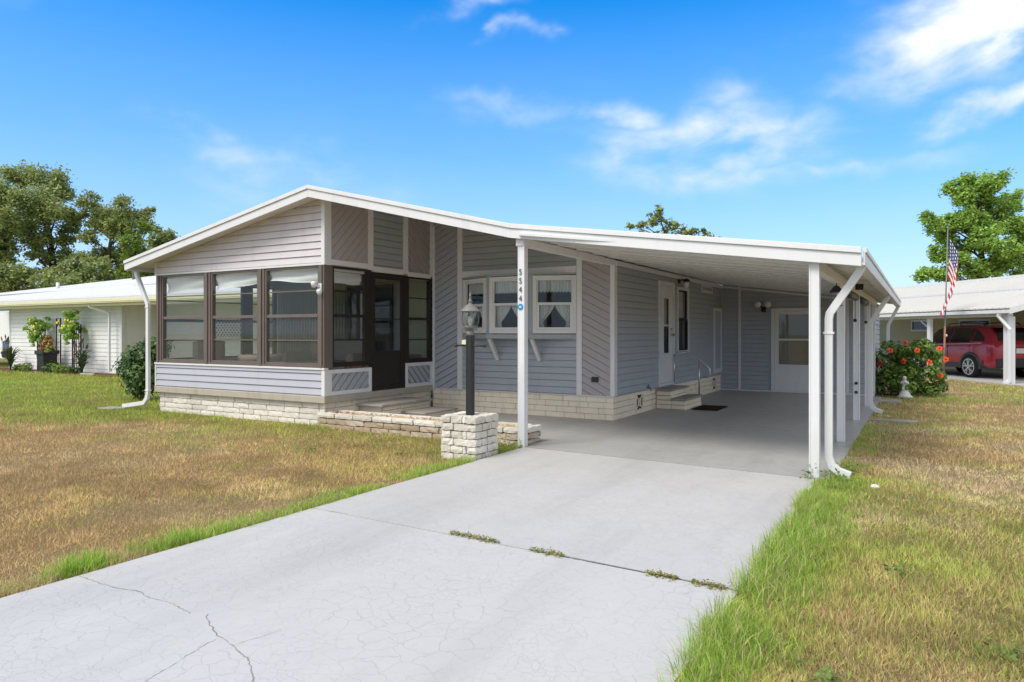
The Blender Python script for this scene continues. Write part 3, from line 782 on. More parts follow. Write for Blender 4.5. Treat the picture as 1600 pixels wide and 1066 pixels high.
def posts():
    for i, (x, y, zt) in enumerate(((-4.43, 7.89, 2.655), (-0.933, 7.68, 2.19), (-0.935, 10.39, 2.085), (-0.94, 13.06, 2.085), (-0.93, 15.65, 2.085))):
        mb = MB(); w = 0.043
        mb.box(x - w, y - w, 0, x + w, y + w, zt)
        mb.box(x - w - .006, y - w - .006, 0.0, x - w + .012, y + w + .006, zt - .002).box(x + w - .012, y - w - .006, 0.0, x + w + .006, y + w + .006, zt - .002)
        p = H('post', m_white, mb, 0.005, 'white post at the porch corner with house number and blue sticker' if i == 0 else None)
        if i == 0:
            for k, ch in enumerate('5544'):
                cu = bpy.data.curves.new('house_number', 'FONT'); cu.body = ch; cu.size = 0.105; cu.extrude = 0.003; cu.align_x = 'CENTER'
                tmp = bpy.data.objects.new('house_number_text', cu); col.objects.link(tmp)
                bpy.context.view_layer.update()
                me = bpy.data.meshes.new_from_object(tmp); me.name = 'house_number'
                bpy.data.objects.remove(tmp); bpy.data.curves.remove(cu)
                me.materials.clear(); me.materials.append(m_num)
                o = bpy.data.objects.new('house_number', me); col.objects.link(o)
                o.parent = p; o.rotation_euler = (R(90), 0, 0)
                o.location = Vector((x - .006, y - w - .010, 2.205 - k * 0.113)) - ORG[house.name]
                o.scale = (0.85, 1, 1)
            st = MB(); yy = y - w - .008
            n = 24; c0 = (x - .008, 1.792)
            st.add([(c0[0], yy, c0[1])] + [(c0[0] + .040 * math.cos(6.2832 * k / n), yy, c0[1] + .040 * math.sin(6.2832 * k / n)) for k in range(n)] + [(c0[0] + .040 * math.cos(6.2832 * k / n), yy + .004, c0[1] + .040 * math.sin(6.2832 * k / n)) for k in range(n)],
                   [(0, 1 + k, 1 + (k + 1) % n) for k in range(n)] + [(1 + k, 1 + n + k, 1 + n + (k + 1) % n, 1 + (k + 1) % n) for k in range(n)])
            s = part(p, 'sticker', m_sticker, st)
            st = MB(); st.add([(c0[0] + .020 * math.cos(6.2832 * k / n), yy - .002, c0[1] + .017 * math.sin(6.2832 * k / n)) for k in range(n)], [list(range(n))])
            part(p, 'sticker_centre', m_sticker2, st)
        if i == 3:
            for z in (0.62, 0.47): part(p, 'hook', m_black, MB().ball((x, y - w - .02, z), 0.026, 8, 6))
m_num = paint('number_grey', (0.09, 0.09, 0.095), 0.5, 0.1, 5, 0)
m_sticker = paint('sticker_blue', (0.02, 0.22, 0.50), 0.4, 0.05, 5, 0)
m_sticker2 = paint('sticker_pale_blue', (0.30, 0.62, 0.85), 0.4, 0.05, 5, 0)
posts()

def downspouts():
    def spout(pts, side, straps):
        o = H('downspout', m_white, MB().rtube(pts, 0.058, 0.076, side), 0.005)
        for x, y, z in straps: part(o, 'strap', m_trim, MB().box(x - .05, y - .037, z, x + .05, y + .037, z + .022))
    x = -0.815; y = 7.80
    for y, x in ((7.80, -0.815), (14.25, -0.80), (20.35, -0.74)):
        spout([(-0.51, y, 2.13), (-0.53, y, 2.08), (x + .01, y, 1.66), (x, y, 1.60), (x, y, 0.20), (x + .03, y, 0.115), (x + .09, y, 0.065), (x + .20, y, 0.03)], (0, 1, 0), [(x, y, 1.45)])
    xl = -12.60; yl = 8.02
    spout([(-12.955, yl, 2.63), (-12.95, yl, 2.56), (xl - .01, yl, 2.0), (xl, yl, 1.92), (xl, yl, 0.34), (xl - .03, yl, 0.22), (xl - .12, yl, 0.13), (xl - .80, yl, 0.035)], (0, 1, 0), [(xl, yl, 1.93), (xl, yl, 0.36)])
downspouts()

# --- walls that nobody sees from the street but that hold the rooms dark
def shell():
    H('wall', m_side, bx(XL, YM, 0.0, XL + .1, YB, zr(XL)))
    H('wall', m_side, bx(XL + .1, YB - .1, 0.0, XS - .1, YB, zr(XS - .1)))
    H('partition', m_tan, bx(XL + .1, 13.3, .4, XS - .5, 13.4, 2.6).box(XS - 1.0, 13.4, .4, XS - .9, YB - .1, 2.6))
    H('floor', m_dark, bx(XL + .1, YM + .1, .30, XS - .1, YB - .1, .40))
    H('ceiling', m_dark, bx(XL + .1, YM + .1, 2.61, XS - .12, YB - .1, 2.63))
shell()

def brick_courses(mb, fr, s0, s1, z0, hs, length, dep, amp, rnd, jitter=0.006, step=0.06, gap=0.006):
    z = z0
    for k, h in enumerate(hs):
        s = s0 - (length * 0.5 if k % 2 else 0) + random.uniform(-.03, .03)
        while s < s1:
            l = length * random.uniform(0.85, 1.15)
            a, b = max(s, s0), min(s + l - gap, s1)
            if b - a > 0.03:
                d = dep + random.uniform(-jitter, jitter)
                t = MB().rough(a, 0, z + gap / 2, b, d, z + h - gap / 2, step, amp, rnd)
                fl = fr.t.cross(fr.n).z < 0
                mb.add([fr.at(*v) for v in t.v], [f[::-1] if fl else f for f in t.f])
            s += l
        z += h

def sunroom():
    f = frame_front(YF); g = frame_side(XR)
    # base
    H('foundation', m_mortar, bx(XL + .07, YF + .08, -.05, XR - .07, YM + .055, .338))
    b = MB(); brick_courses(b, frame_front(YF + .085), XL + .03, XR - .03, -.03, [.092] * 4, .40, .045, .004, .005)
    H('brick_skirting', m_brickw, b)
    b = MB(); brick_courses(b, frame_side(XR - .075), YF + .04, YM + .04, -.03, [.092] * 4, .40, .035, .003, .004)
    H('brick_skirting', m_block, b, label='tan brick skirting below the sunroom door')
    H('floor_ledge', m_ledge, bx(XL - .03, YF - .03, .34, XR + .03, YM - .003, ZF), 0.012)
    # lower siding and its caps
    H('siding', m_lowside, siding(MB(), *FRONT(YF), [(XL, ZF), (XR - .02, ZF), (XR - .02, .87), (XL, .87)], phase=ZF + .004))
    H('wall_core', m_dbrown, bx(XL + .01, YF + .012, ZF + .002, XR - .012, YF + .10, .868))
    H('trim', m_white, bx(XL - .02, YF - .035, .868, XR + .028, YF + .06, .90), 0.004)
    H('corner_trim', m_white, bx(XL - .018, YF - .022, ZF + .002, XL + .018, YF + .1, .866), 0.003)
    H('corner_trim', m_white, bx(XR - .045, YF - .024, ZF + .002, XR + .024, YF + .075, .866), 0.003)
    # lower panels beside the door
    for (a, b_, ang) in ((YF + .077, 9.20, 45), (10.12, YM - .01, -45)):
        H('wall_core', m_dbrown, bx(XR - .10, a, ZF + .002, XR - .012, b_, .868))
        H('siding', m_side, siding(MB(), *SIDE(XR - .004), [(a, ZF), (b_, ZF), (b_, .87), (a, .87)], R(ang if ang < 0 else ang + 180)))
        H('panel_frame', m_white, g.ring(MB(), -.01, .026, a, ZF + .002, b_, .902 if a > 9 else .866, .062), 0.003)
    # gable over the front windows
    H('siding', m_gable, siding(MB(), *FRONT(YF), [(XL, 2.555), (XR - .05, 2.555), (XR - .05, zr(XR) + .05), (XL, zr(XL) + .05)], phase=2.56))
    H('wall_core', m_gable, MB().prism([(XL + .01, 2.55), (XR - .02, 2.55), (XR - .02, zr(XR) + .05), (XL + .01, zr(XL) + .05)], 'y', YF + .014, YF + .11))
    H('trim', m_white, bx(XL - .015, YF - .028, 2.532, XR - .05, YF + .05, 2.566), 0.003)
    H('corner_trim', m_trim, MB().prism([(XL - .014, 2.534), (XL + .014, 2.534), (XL + .014, zr(XL) + .05), (XL - .014, zr(XL) + .05)], 'y', YF - .026, YF + .03))
    H('corner_trim', m_white, bx(XR - .05, YF - .028, 2.532, XR + .026, YF + .125, zr(XR) + .05), 0.003)
    # band of panels over the door
    H('wall_core', m_mauve, bx(XR - .11, YF + .12, 2.45, XR - .012, YM, zr(XR) + .05))
    for a, b_, ang, mt, zb in ((YF + .12, 9.115, 45, m_mauve, 2.63), (9.244, 10.06, 0, m_grey, 2.60), (10.19, 10.87, -45, m_mauve, 2.575)):
        H('siding', mt, siding(MB(), *SIDE(XR - .004), [(a - .02, zb - .03), (b_ + .02, zb - .03), (b_ + .02, zr(XR) + .05), (a - .02, zr(XR) + .05)], R(ang)))
    t = MB()
    for a, b_ in ((9.115, 9.244), (10.06, 10.19), (10.87, YM - .002)): t.box(XR - .01, a, 2.53, XR + .024, b_, zr(XR) + .05)
    H('trim', m_trim, t, 0.003)
    H('trim', m_trim, MB().box(XR - .01, YF + .127, 2.545, XR + .022, 9.113, 2.63).box(XR - .01, 9.246, 2.505, XR + .022, 10.058, 2.60).box(XR - .01, 10.192, 2.49, XR + .022, 10.868, 2.575), 0.003)
    # bronze mullions, front
    for a, b_ in ((XL + .02, XL + .17), (-11.075, -10.91), (-9.675, -9.515), (-8.26, XR + .012)):
        m = MB().box(a, YF - .02, .905, b_, YF + .10, 2.53)
        c = (a + b_) / 2
        m.box(c - .024, YF - .042, .905, c + .024, YF - .021, 2.53)
        H('mullion', m_brown, m, 0.004)
    H('window_sill', m_brown, MB().box(XL + .02, YF - .03, .902, XR + .015, YF + .10, .935), 0.004)
    m = MB().box(XR - .09, YF + .102, .905, XR + .010, YF + .17, 2.53); H('mullion', m_brown, m, 0.004)
    m = MB().box(XR - .09, 9.09, .905, XR + .010, 9.20, 2.53); H('mullion', m_dbrown, m, 0.004)
    m = MB().box(XR - .09, 10.125, .905, XR + .010, 10.20, 2.50); H('mullion', m_dbrown, m, 0.004)
    m = MB().box(XR - .09, 10.90, .905, XR + .010, YM - .003, 2.49); H('mullion', m_dbrown, m, 0.004)
    H('window_sill', m_dbrown, MB().box(XR - .09, YF + .172, .905, XR + .016, 9.088, .945).box(XR - .09, 10.202, .905, XR + .016, 10.898, .945), 0.003)

    def unit_(fr, s0, s1, z0, z1, mat, shade=None, scr=True):
        w = MB(); fr.ring(w, -.06, .004, s0, z0, s1, z1, .036)
        h = z1 - z0
        for q, t in ((.25, .010), (.5, .026), (.75, .010)): fr.box(w, s0 + .045, -.055, z0 + h * q - t, s1 - .045, .0 if t > .02 else -.02, z0 + h * q + t)
        o = H('window', mat, w, 0.003)
        p = MB(); fr.box(p, s0 + .04, -.036, z0 + .04, s1 - .04, -.030, z1 - .04); part(o, 'pane', m_vinyl, p)
        if scr:
            p = MB(); p.add([fr.at(s0 + .04, -.044, z0 + .04), fr.at(s1 - .04, -.044, z0 + .04), fr.at(s1 - .04, -.044, z0 + h * .5), fr.at(s0 + .04, -.044, z0 + h * .5)], [(0, 1, 2, 3)]); part(o, 'insect_screen', m_screen, p)
        if shade:
            vs = []; n = 24; s_a, s_b = s0 + .05, s1 - .05
            mb = MB(); rows = 6
            for j in range(rows + 1):
                for i in range(n + 1):
                    u = i / n; drop = shade[0] * (1 - u) + shade[1] * u + 0.007 * math.sin(u * 9 + s0)
                    v = j / rows
                    vs.append(fr.at(s_a + (s_b - s_a) * u, -.085 + .02 * math.sin(v * 7 + u * 4) + .012 * math.sin(v * 19 + u * 2), z1 - .03 - drop * v))
            mb.add(vs, [(j * (n + 1) + i, j * (n + 1) + i + 1, (j + 1) * (n + 1) + i + 1, (j + 1) * (n + 1) + i) for j in range(rows) for i in range(n)], True)
            part(o, 'roller_shade', m_shade, mb)
    z0, z1 = .935, 2.53
    unit_(f, XL + .17, -11.075, z0, z1, m_brown, (.31, .22)); unit_(f, -10.91, -9.675, z0, z1, m_brown, (.29, .20)); unit_(f, -9.515, -8.26, z0, z1, m_brown, (.17, .25))
    unit_(g, YF + .17, 9.09, .945, 2.53, m_dbrown, (.24, .24)); unit_(g, 10.20, 10.90, .945, 2.49, m_dbrown)
    # bronze screen door in the shaded frame colour
    d = MB(); g.ring(d, -.05, .012, 9.205, ZF + .004, 10.12, 2.50, .045)
    door = H('screen_door', m_dbrown, d, 0.003)
    d = MB(); g.ring(d, -.03, .006, 9.255, ZF + .02, 10.07, 2.45, .055)
    g.box(d, 9.31, -.028, ZF + .08, 10.015, -.008, 1.10); g.box(d, 9.31, -.028, 1.10, 10.015, .002, 1.14); g.box(d, 9.31, -.026, 1.69, 10.015, -.002, 1.71)
    part(door, 'leaf', m_dbrown, d, 0.003)
    p = MB(); g.box(p, 9.31, -.02, 1.14, 10.015, -.015, 2.395); part(door, 'pane', m_glassdk, p)
    part(door, 'handle', m_black, MB().tube([g.at(9.33, .006, 1.36), g.at(9.33, .05, 1.38), g.at(9.33, .05, 1.46), g.at(9.33, .006, 1.48)], .009))
    # left wall of the sunroom, also glazed
    fl = Fr((XL, 0, 0), (0, 1, 0), (-1, 0, 0))
    for a, b_ in ((YF + .12, 10.06), (10.26, YM - .05)): unit_(fl, a, b_, .935, 2.45, m_dbrown, None, False)
    H('wall', m_side, bx(XL, YF + .10, ZF, XL + .08, YM - .01, .93).box(XL, YF + .11, 2.455, XL + .08, YM - .01, zr(XL) + .05))
    H('mullion', m_dbrown, MB().box(XL, YF + .102, .935, XL + .08, YF + .12, 2.45).box(XL, 10.062, .935, XL + .08, 10.258, 2.45).box(XL, YM - .05, .935, XL + .08, YM - .01, 2.45))
    H('ceiling', m_trim, bx(XL + .09, YF + .12, 2.60, XR - .12, YM - .01, 2.63))
    # back wall of the sunroom: blinds, sliding door with curtains, panelled wall
    fb = frame_front(YM - .012)
    H('wall_core', m_grey, bx(XL + .09, YM, ZF, XR - .01, YM + .1, 2.60))
    bl = MB()
    x = XL + .12
    while x < -10.35: bl.hexa([(x, YM - .06, .52), (x + .075, YM - .09, .52), (x + .078, YM - .088, .52), (x + .003, YM - .058, .52), (x, YM - .06, 2.36), (x + .075, YM - .09, 2.36), (x + .078, YM - .088, 2.36), (x + .003, YM - .058, 2.36)]); x += .082
    bl.box(XL + .1, YM - .11, 2.36, -10.3, YM - .03, 2.43)
    H('vertical_blind', m_blind, bl)
    sd = MB(); fb.ring(sd, .0, .05, -10.28, ZF + .01, -9.1, 2.42, .06); fb.box(sd, -9.75, .0, ZF + .07, -9.68, .045, 2.36)
    sl = H('sliding_door', m_dbrown, sd, 0.003)
    p = MB(); fb.box(p, -10.22, .012, ZF + .07, -9.16, .018, 2.36); part(sl, 'pane', m_glassdk, p)
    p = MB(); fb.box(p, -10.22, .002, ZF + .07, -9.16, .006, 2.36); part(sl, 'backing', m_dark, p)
    part(sl, 'curtain', m_curtain, pleat(Fr((0, YM - .07, 0), (1, 0, 0), (0, -1, 0)), lambda v: (-9.92 - .0 * v, -9.70 - .02 * v), ZF + .06, 2.30, .0, .02, 5, 6, 40))
    H('wall_panel', m_blind, bx(-8.72, YM - .03, ZF + .002, XR - .12, YM - .002, 2.44))
    H('trim', m_dbrown, bx(-8.80, YM - .05, ZF + .002, -8.722, YM - .002, 2.44))
sunroom()

def sunroom_furniture():
    # seen dimly through the panes
    s = thing('sofa', (-10.4, 10.45, ZF), 'grey upholstered sofa inside the sunroom behind the front windows', 'sofa')
    part(s, 'seat', m_tan, MB().rough(-11.1, 10.0, ZF + .12, -9.5, 10.75, ZF + .42, .15, .012, .03))
    part(s, 'backrest', m_tan, MB().rough(-11.1, 10.62, ZF + .42, -9.5, 10.83, ZF + .86, .15, .012, .04))
    for x in (-11.3, -9.5): part(s, 'arm', m_tan, MB().rough(x, 10.0, ZF + .05, x + .2, 10.8, ZF + .62, .12, .01, .03))
    a = thing('armchair', (-11.9, 9.0, ZF), 'grey armchair inside the sunroom by the left windows', 'chair')
    part(a, 'seat', m_tan, MB().rough(-12.3, 8.75, ZF + .1, -11.6, 9.4, ZF + .42, .15, .01, .03))
    part(a, 'backrest', m_tan, MB().rough(-12.35, 8.75, ZF + .42, -12.15, 9.4, ZF + .85, .12, .01, .03))
    t = thing('bowl_table', (-10.55, 8.9, ZF), 'pale half round bowl shaped table standing inside the sunroom', 'table')
    part(t, 'bowl', m_pink, MB().lathe([(.02, .26), (.16, .29), (.30, .38), (.38, .50), (.40, .60), (.37, .60), (.02, .585)], (-10.55, 8.9, ZF), 28))
    part(t, 'foot', m_dbrown, MB().lathe([(.18, 0), (.18, .03), (.05, .06), (.05, .27)], (-10.55, 8.9, ZF), 16))
    b = thing('wooden_bench', (-8.95, 10.25, ZF), 'low tan slatted bench inside the sunroom behind the screen door', 'bench')
    m = MB()
    for k in range(5):
        y = 9.75 + k * .17
        m.tube([(-9.25, y, ZF + .42), (-9.05, y, ZF + .36), (-8.85, y, ZF + .38), (-8.65, y, ZF + .62)], .03, 6)
    part(b, 'seat', m_wood, m)
    for x in (-9.2, -8.75):
        for y in (9.78, 10.4): part(b, 'leg', m_wood, bx(x, y, ZF, x + .05, y + .05, ZF + .4))
    c = thing('wooden_crate', (-8.55, 10.68, ZF), 'orange brown wooden crate inside the sunroom near its right window', 'crate')
    m = MB()
    for z in (.02, .17, .32, .47): m.box(-8.75, 10.42, ZF + z, -8.35, 10.44, ZF + z + .12).box(-8.75, 10.82, ZF + z, -8.35, 10.84, ZF + z + .12).box(-8.35, 10.42, ZF + z, -8.33, 10.84, ZF + z + .12)
    m.box(-8.75, 10.44, ZF + .01, -8.36, 10.82, ZF + .5)
    part(c, 'body', m_wood, m)
sunroom_furniture()

def main_front():
    f = frame_front(YM); BX0, BX1 = -7.45, -5.05
    hole = (BX0 + .06, 1.40, BX1 - .06, 2.46)
    core = MB()
    for a, b_, c, d in cells(XR, .0, XS - .02, 2.55, [hole]): core.box(a, YM + .014, b_, c, YM + .10, d)
    core.prism([(XR, 2.55), (XS - .02, 2.55), (XS - .02, zr(XS) - .0), (XR, zr(XR) + .05)], 'y', YM + .014, YM + .10)
    H('wall_core', m_grey, core)
    zt = lambda x: zr(x) + .05
    zs = .402
    # diagonal panel by the sunroom, bay wall, diagonal panel by the carport
    H('siding', m_side, siding(MB(), *FRONT(YM), [(XR, zs), (-7.50, zs), (-7.50, zt(-7.50)), (XR, zt(XR))], R(27)))
    H('siding', m_side, siding(MB(), *FRONT(YM), [(-7.46, zs), (-5.0, zs), (-5.0, 1.40), (-7.46, 1.40)], phase=zs))
    s = MB()
    siding(s, *FRONT(YM), [(-7.46, 2.55), (-5.0, 2.55), (-5.0, zt(-5.0)), (-7.46, zt(-7.46))], phase=zs)
    H('siding', m_grey, s)
    H('siding', m_mauve, siding(MB(), *FRONT(YM), [(-5.0, zs), (XS - .04, zs), (XS - .04, zt(XS)), (-5.0, zt(-5.0))], R(-27)))
    # trims
    H('trim', m_trim, MB().box(XR + .024, YM - .026, zs + .002, XR + .07, YM + .01, 3.5), 0.003)
    for a, b_ in ((-7.545, -7.435), (-5.085, -4.985)):
        H('trim', m_trim, MB().prism([(a, zs + .002), (b_, zs + .002), (b_, zt(b_)), (a, zt(a))], 'y', YM - .030, YM + .008), 0.003)
    H('corner_trim', m_trim, bx(XS - .05, YM - .028, zs + .002, XS + .026, YM + .10, 2.66), 0.003)
    H('trim', m_trim, MB().box(-7.433, YM - .05, 2.49, -5.087, YM + .008, 2.60).box(-7.433, YM - .065, 2.485, -5.087, YM - .051, 2.515), 0.003)
    H('trim', m_trim, bx(XR + .026, YM - .034, .385, XS + .03, YM + .01, zs), 0.003)
    # skirting of painted block
    b = MB(); brick_courses(b, frame_front(YM + .05), XR + .01, XS - .01, -.01, [.099] * 4, .41, .048, .0015, .003, .0015, .08, .005)
    H('block_skirting', m_block, b)
    H('foundation', m_mortar, bx(XR, YM + .06, -.05, XS - .03, YM + .14, .384))
    # bay window
    P = [Vector((BX0, YM, 0)), Vector((-6.67, YM - .34, 0)), Vector((-5.81, YM - .34, 0)), Vector((BX1, YM, 0))]
    ring_ = lambda o: [(p.x + (o if i > 1 else -o) * (.5 if i in (0, 3) else .7), p.y - (o if i in (1, 2) else 0)) for i, p in enumerate(P)]
    bay = H('bay_window', m_grey, MB().prism(ring_(.03), 'z', 1.355, 1.432).prism(ring_(.0), 'z', 2.452, 2.49), 0.003)
    for i in range(3):
        a, b_ = P[i], P[i + 1]; t = (b_ - a).normalized(); n = Vector((t.y, -t.x, 0)); L_ = (b_ - a).length; fr = Fr(a, t, n)
        post_ = MB()
        for s0, s1 in ((0, .05), (L_ - .05, L_)): fr.box(post_, s0, -.05, 1.432, s1, .0, 2.452)
        [part(bay, 'mullion', m_grey, q) for q in pieces(post_)]
        s0, s1, z0, z1 = .045, L_ - .045, 1.445, 2.44
        w = MB(); fr.ring(w, -.045, .028, s0, z0, s1, z1, .062)
        o = part(bay, 'window', m_trim, w, 0.003)
    # sashes, panes and curtains are pieces of the house wall's windows
    for i in range(3):
        a, b_ = P[i], P[i + 1]; t = (b_ - a).normalized(); n = Vector((t.y, -t.x, 0)); L_ = (b_ - a).length; fr = Fr(a, t, n)
        s0, s1, z0, z1 = .107, L_ - .107, 1.507, 2.378; zm = (z0 + z1) / 2 + .02
        w = MB(); fr.ring(w, -.04, .012, s0, zm - .02, s1, z1, .022); fr.ring(w, -.04, .020, s0, z0, s1, zm + .015, .045)
        part(bay, 'sash', m_trim, w, 0.002)
        p = MB(); fr.box(p, s0 + .01, -.024, z0 + .01, s1 - .01, -.019, zm); fr.box(p, s0 + .01, -.028, zm, s1 - .01, -.025, z1 - .01)
        part(bay, 'pane', m_glass, p)
        W = s1 - s0
        part(bay, 'valance', m_curtain, pleat(fr, lambda v: (s0 + .01, s1 - .01), zm + .20, z1 + .02, -.075, .014, 11, 4, 110))
        def left(v):
            return (s0 + .01, s0 + .02 + W * (0.47 - 0.33 * min(1, v / .72) ** 1.5 + (0.06 * (v - .72) / .28 if v > .72 else 0)))
        def right(v):
            q = left(v); return (s1 - (q[1] - s0), s1 - .01)
        part(bay, 'curtain', m_curtain, pleat(fr, left, z0 + .01, zm, -.085, .013, 6, 10, 40))
        part(bay, 'curtain', m_curtain, pleat(fr, right, z0 + .01, zm, -.085, .013, 6, 10, 40))
    for p in (P[1], P[2]):
        br = MB().beam((p.x + .015, p.y + .02, 1.36), (p.x + .015, YM - .02, 0.97), .065, .055, (0, -1, 0))
        part(bay, 'bracket', m_trim, br, 0.004)
    H('outlet_cover', m_black, bx(-4.80, YM - .05, .63, -4.685, YM - .012, .715), 0.004)
main_front()

def side_wall():
    g = frame_side(XS); y0, y1, zt = YM + .10, 18.2, 2.60
    holes = [(13.26, .41, 14.18, 2.45), (14.46, 1.06, 15.2, 2.38), (16.4, 2.42, 17.2, 2.60)]
    core = MB(); s = MB()
    for a, b_, c, d in cells(y0, .385, y1, zt, holes):
        core.box(XS - .10, a, b_, XS - .016, c, d)
        siding(s, *SIDE(XS - .004), [(a, b_), (c, b_), (c, d), (a, d)], phase=.402)
    H('wall_core', m_side, core); H('siding', m_side, s)
    b = MB(); brick_courses(b, frame_side(XS - .05), YM, y1, -.01, [.099] * 4, .41, .045, .0015, .003, .0015, .08, .005)
    H('block_skirting', m_block, b)
    H('foundation', m_mortar, bx(XS - .14, YM + .15, -.05, XS - .06, y1, .384))
    # entry door with a narrow light
    d = MB(); g.ring(d, -.09, .03, 13.23, .405, 14.22, 2.475, .085, .05); o = H('entry_door', m_white, d, 0.004)
    d = MB()
    for a, b_, c, e in cells(13.318, .458, 14.132, 2.388, [(13.56, 1.05, 13.89, 2.14)]): g.box(d, a, -.045, b_, c, .0, e)
    g.ring(d, -.05, .012, 13.53, 1.02, 13.92, 2.17, .03); g.box(d, 13.56, -.045, 1.585, 13.89, .008, 1.62)
    part(o, 'leaf', m_white, d, 0.003)
    p = MB(); g.box(p, 13.56, -.03, 1.05, 13.89, -.024, 2.14); part(o, 'pane', m_glassdk, p)
    p = MB(); g.box(p, 13.56, -.04, 1.62, 13.89, -.036, 2.14); part(o, 'blind', m_shade, p)
    part(o, 'handle', m_brass, MB().ball(g.at(14.05, .05, 1.41), .032).tube([g.at(14.05, .0, 1.41), g.at(14.05, .05, 1.41)], .014).tube([g.at(14.05, -.002, 1.53), g.at(14.05, .02, 1.53)], .025))
    # tall window beside it
    w = MB(); g.ring(w, -.05, .032, 14.42, 1.02, 15.26, 2.42, .062); o = H('window', m_white, w, 0.004)
    w = MB(); g.ring(w, -.04, .010, 14.48, 1.08, 15.20, 1.74, .03); g.ring(w, -.045, -.005, 14.48, 1.74, 15.20, 2.36, .03); part(o, 'sash', m_dbrown, w, 0.002)
    p = MB(); g.box(p, 14.5, -.03, 1.1, 15.18, -.025, 2.34); part(o, 'pane', m_glass, p)
    part(o, 'curtain', m_curtain, pleat(g, lambda v: (14.5, 15.18), 1.76, 2.34, -.09, .012, 8, 5, 60))
    # louvred vent, framed hatch
    v = MB(); g.ring(v, -.03, .03, 16.30, 2.395, 17.26, 2.60, .06)
    for k in range(4): g.box(v, 16.36, -.02, 2.46 + k * .032, 17.2, .004, 2.468 + k * .032)
    for k in range(1, 6): g.box(v, 16.36 + k * .14, -.015, 2.456, 16.372 + k * .14, .010, 2.539)
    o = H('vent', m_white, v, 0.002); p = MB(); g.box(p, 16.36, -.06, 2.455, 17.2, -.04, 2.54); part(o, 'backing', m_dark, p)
    v = MB(); g.ring(v, -.01, .034, 17.40, .46, 18.16, 2.07, .075, .10); o = H('hatch', m_white, v, 0.004)
    p = MB(); g.box(p, 17.475, -.008, .56, 18.085, .018, 1.995); part(o, 'panel', m_side, p)
    # crawl space vents
    for a in (12.0, 17.3):
        p = MB(); g.ring(p, -.02, .012, a, .05, a + .36, .36, .022); g.ring(p, -.02, .010, a + .11, .14, a + .25, .27, .016)
        for q in (((a + .02, .07), (a + .34, .34)), ((a + .02, .34), (a + .34, .07))): p.beam(g.at(q[0][0], 0, q[0][1]), g.at(q[1][0], 0, q[1][1]), .02, .018, (1, 0, 0))
        o = H('foundation_vent', m_block, p); p = MB(); g.box(p, a + .02, -.03, .07, a + .34, -.0045, .34); part(o, 'backing', m_dark, p)
    # hose tap
    t = MB().tube([(XS + .0, 12.55, .44), (XS + .07, 12.55, .44), (XS + .09, 12.55, .42), (XS + .095, 12.55, .38)], .010)
    t.tube([(XS + .05, 12.55, .44), (XS + .05, 12.55, .48)], .006); t.lathe([(.024, 0), (.028, .006), (.024, .012)], (XS + .05, 12.55, .48), 10)
    H('hose_tap', m_black, t)
    # carriage style wall lamp
    l = MB().box(XS + .0, 14.50, 2.49, XS + .03, 14.62, 2.60).tube([(XS + .03, 14.56, 2.56), (XS + .16, 14.56, 2.57)], .014).lathe([(.02, .06), (.065, .03), (.075, .0), (.07, -.01)], (XS + .17, 14.56, 2.53), 12)
    o = H('wall_lamp', m_black, l)
    part(o, 'lamp_shade', m_shade, MB().lathe([(.055, .0), (.06, -.05), (.045, -.11), (.02, -.125)], (XS + .17, 14.56, 2.52), 12))
side_wall()

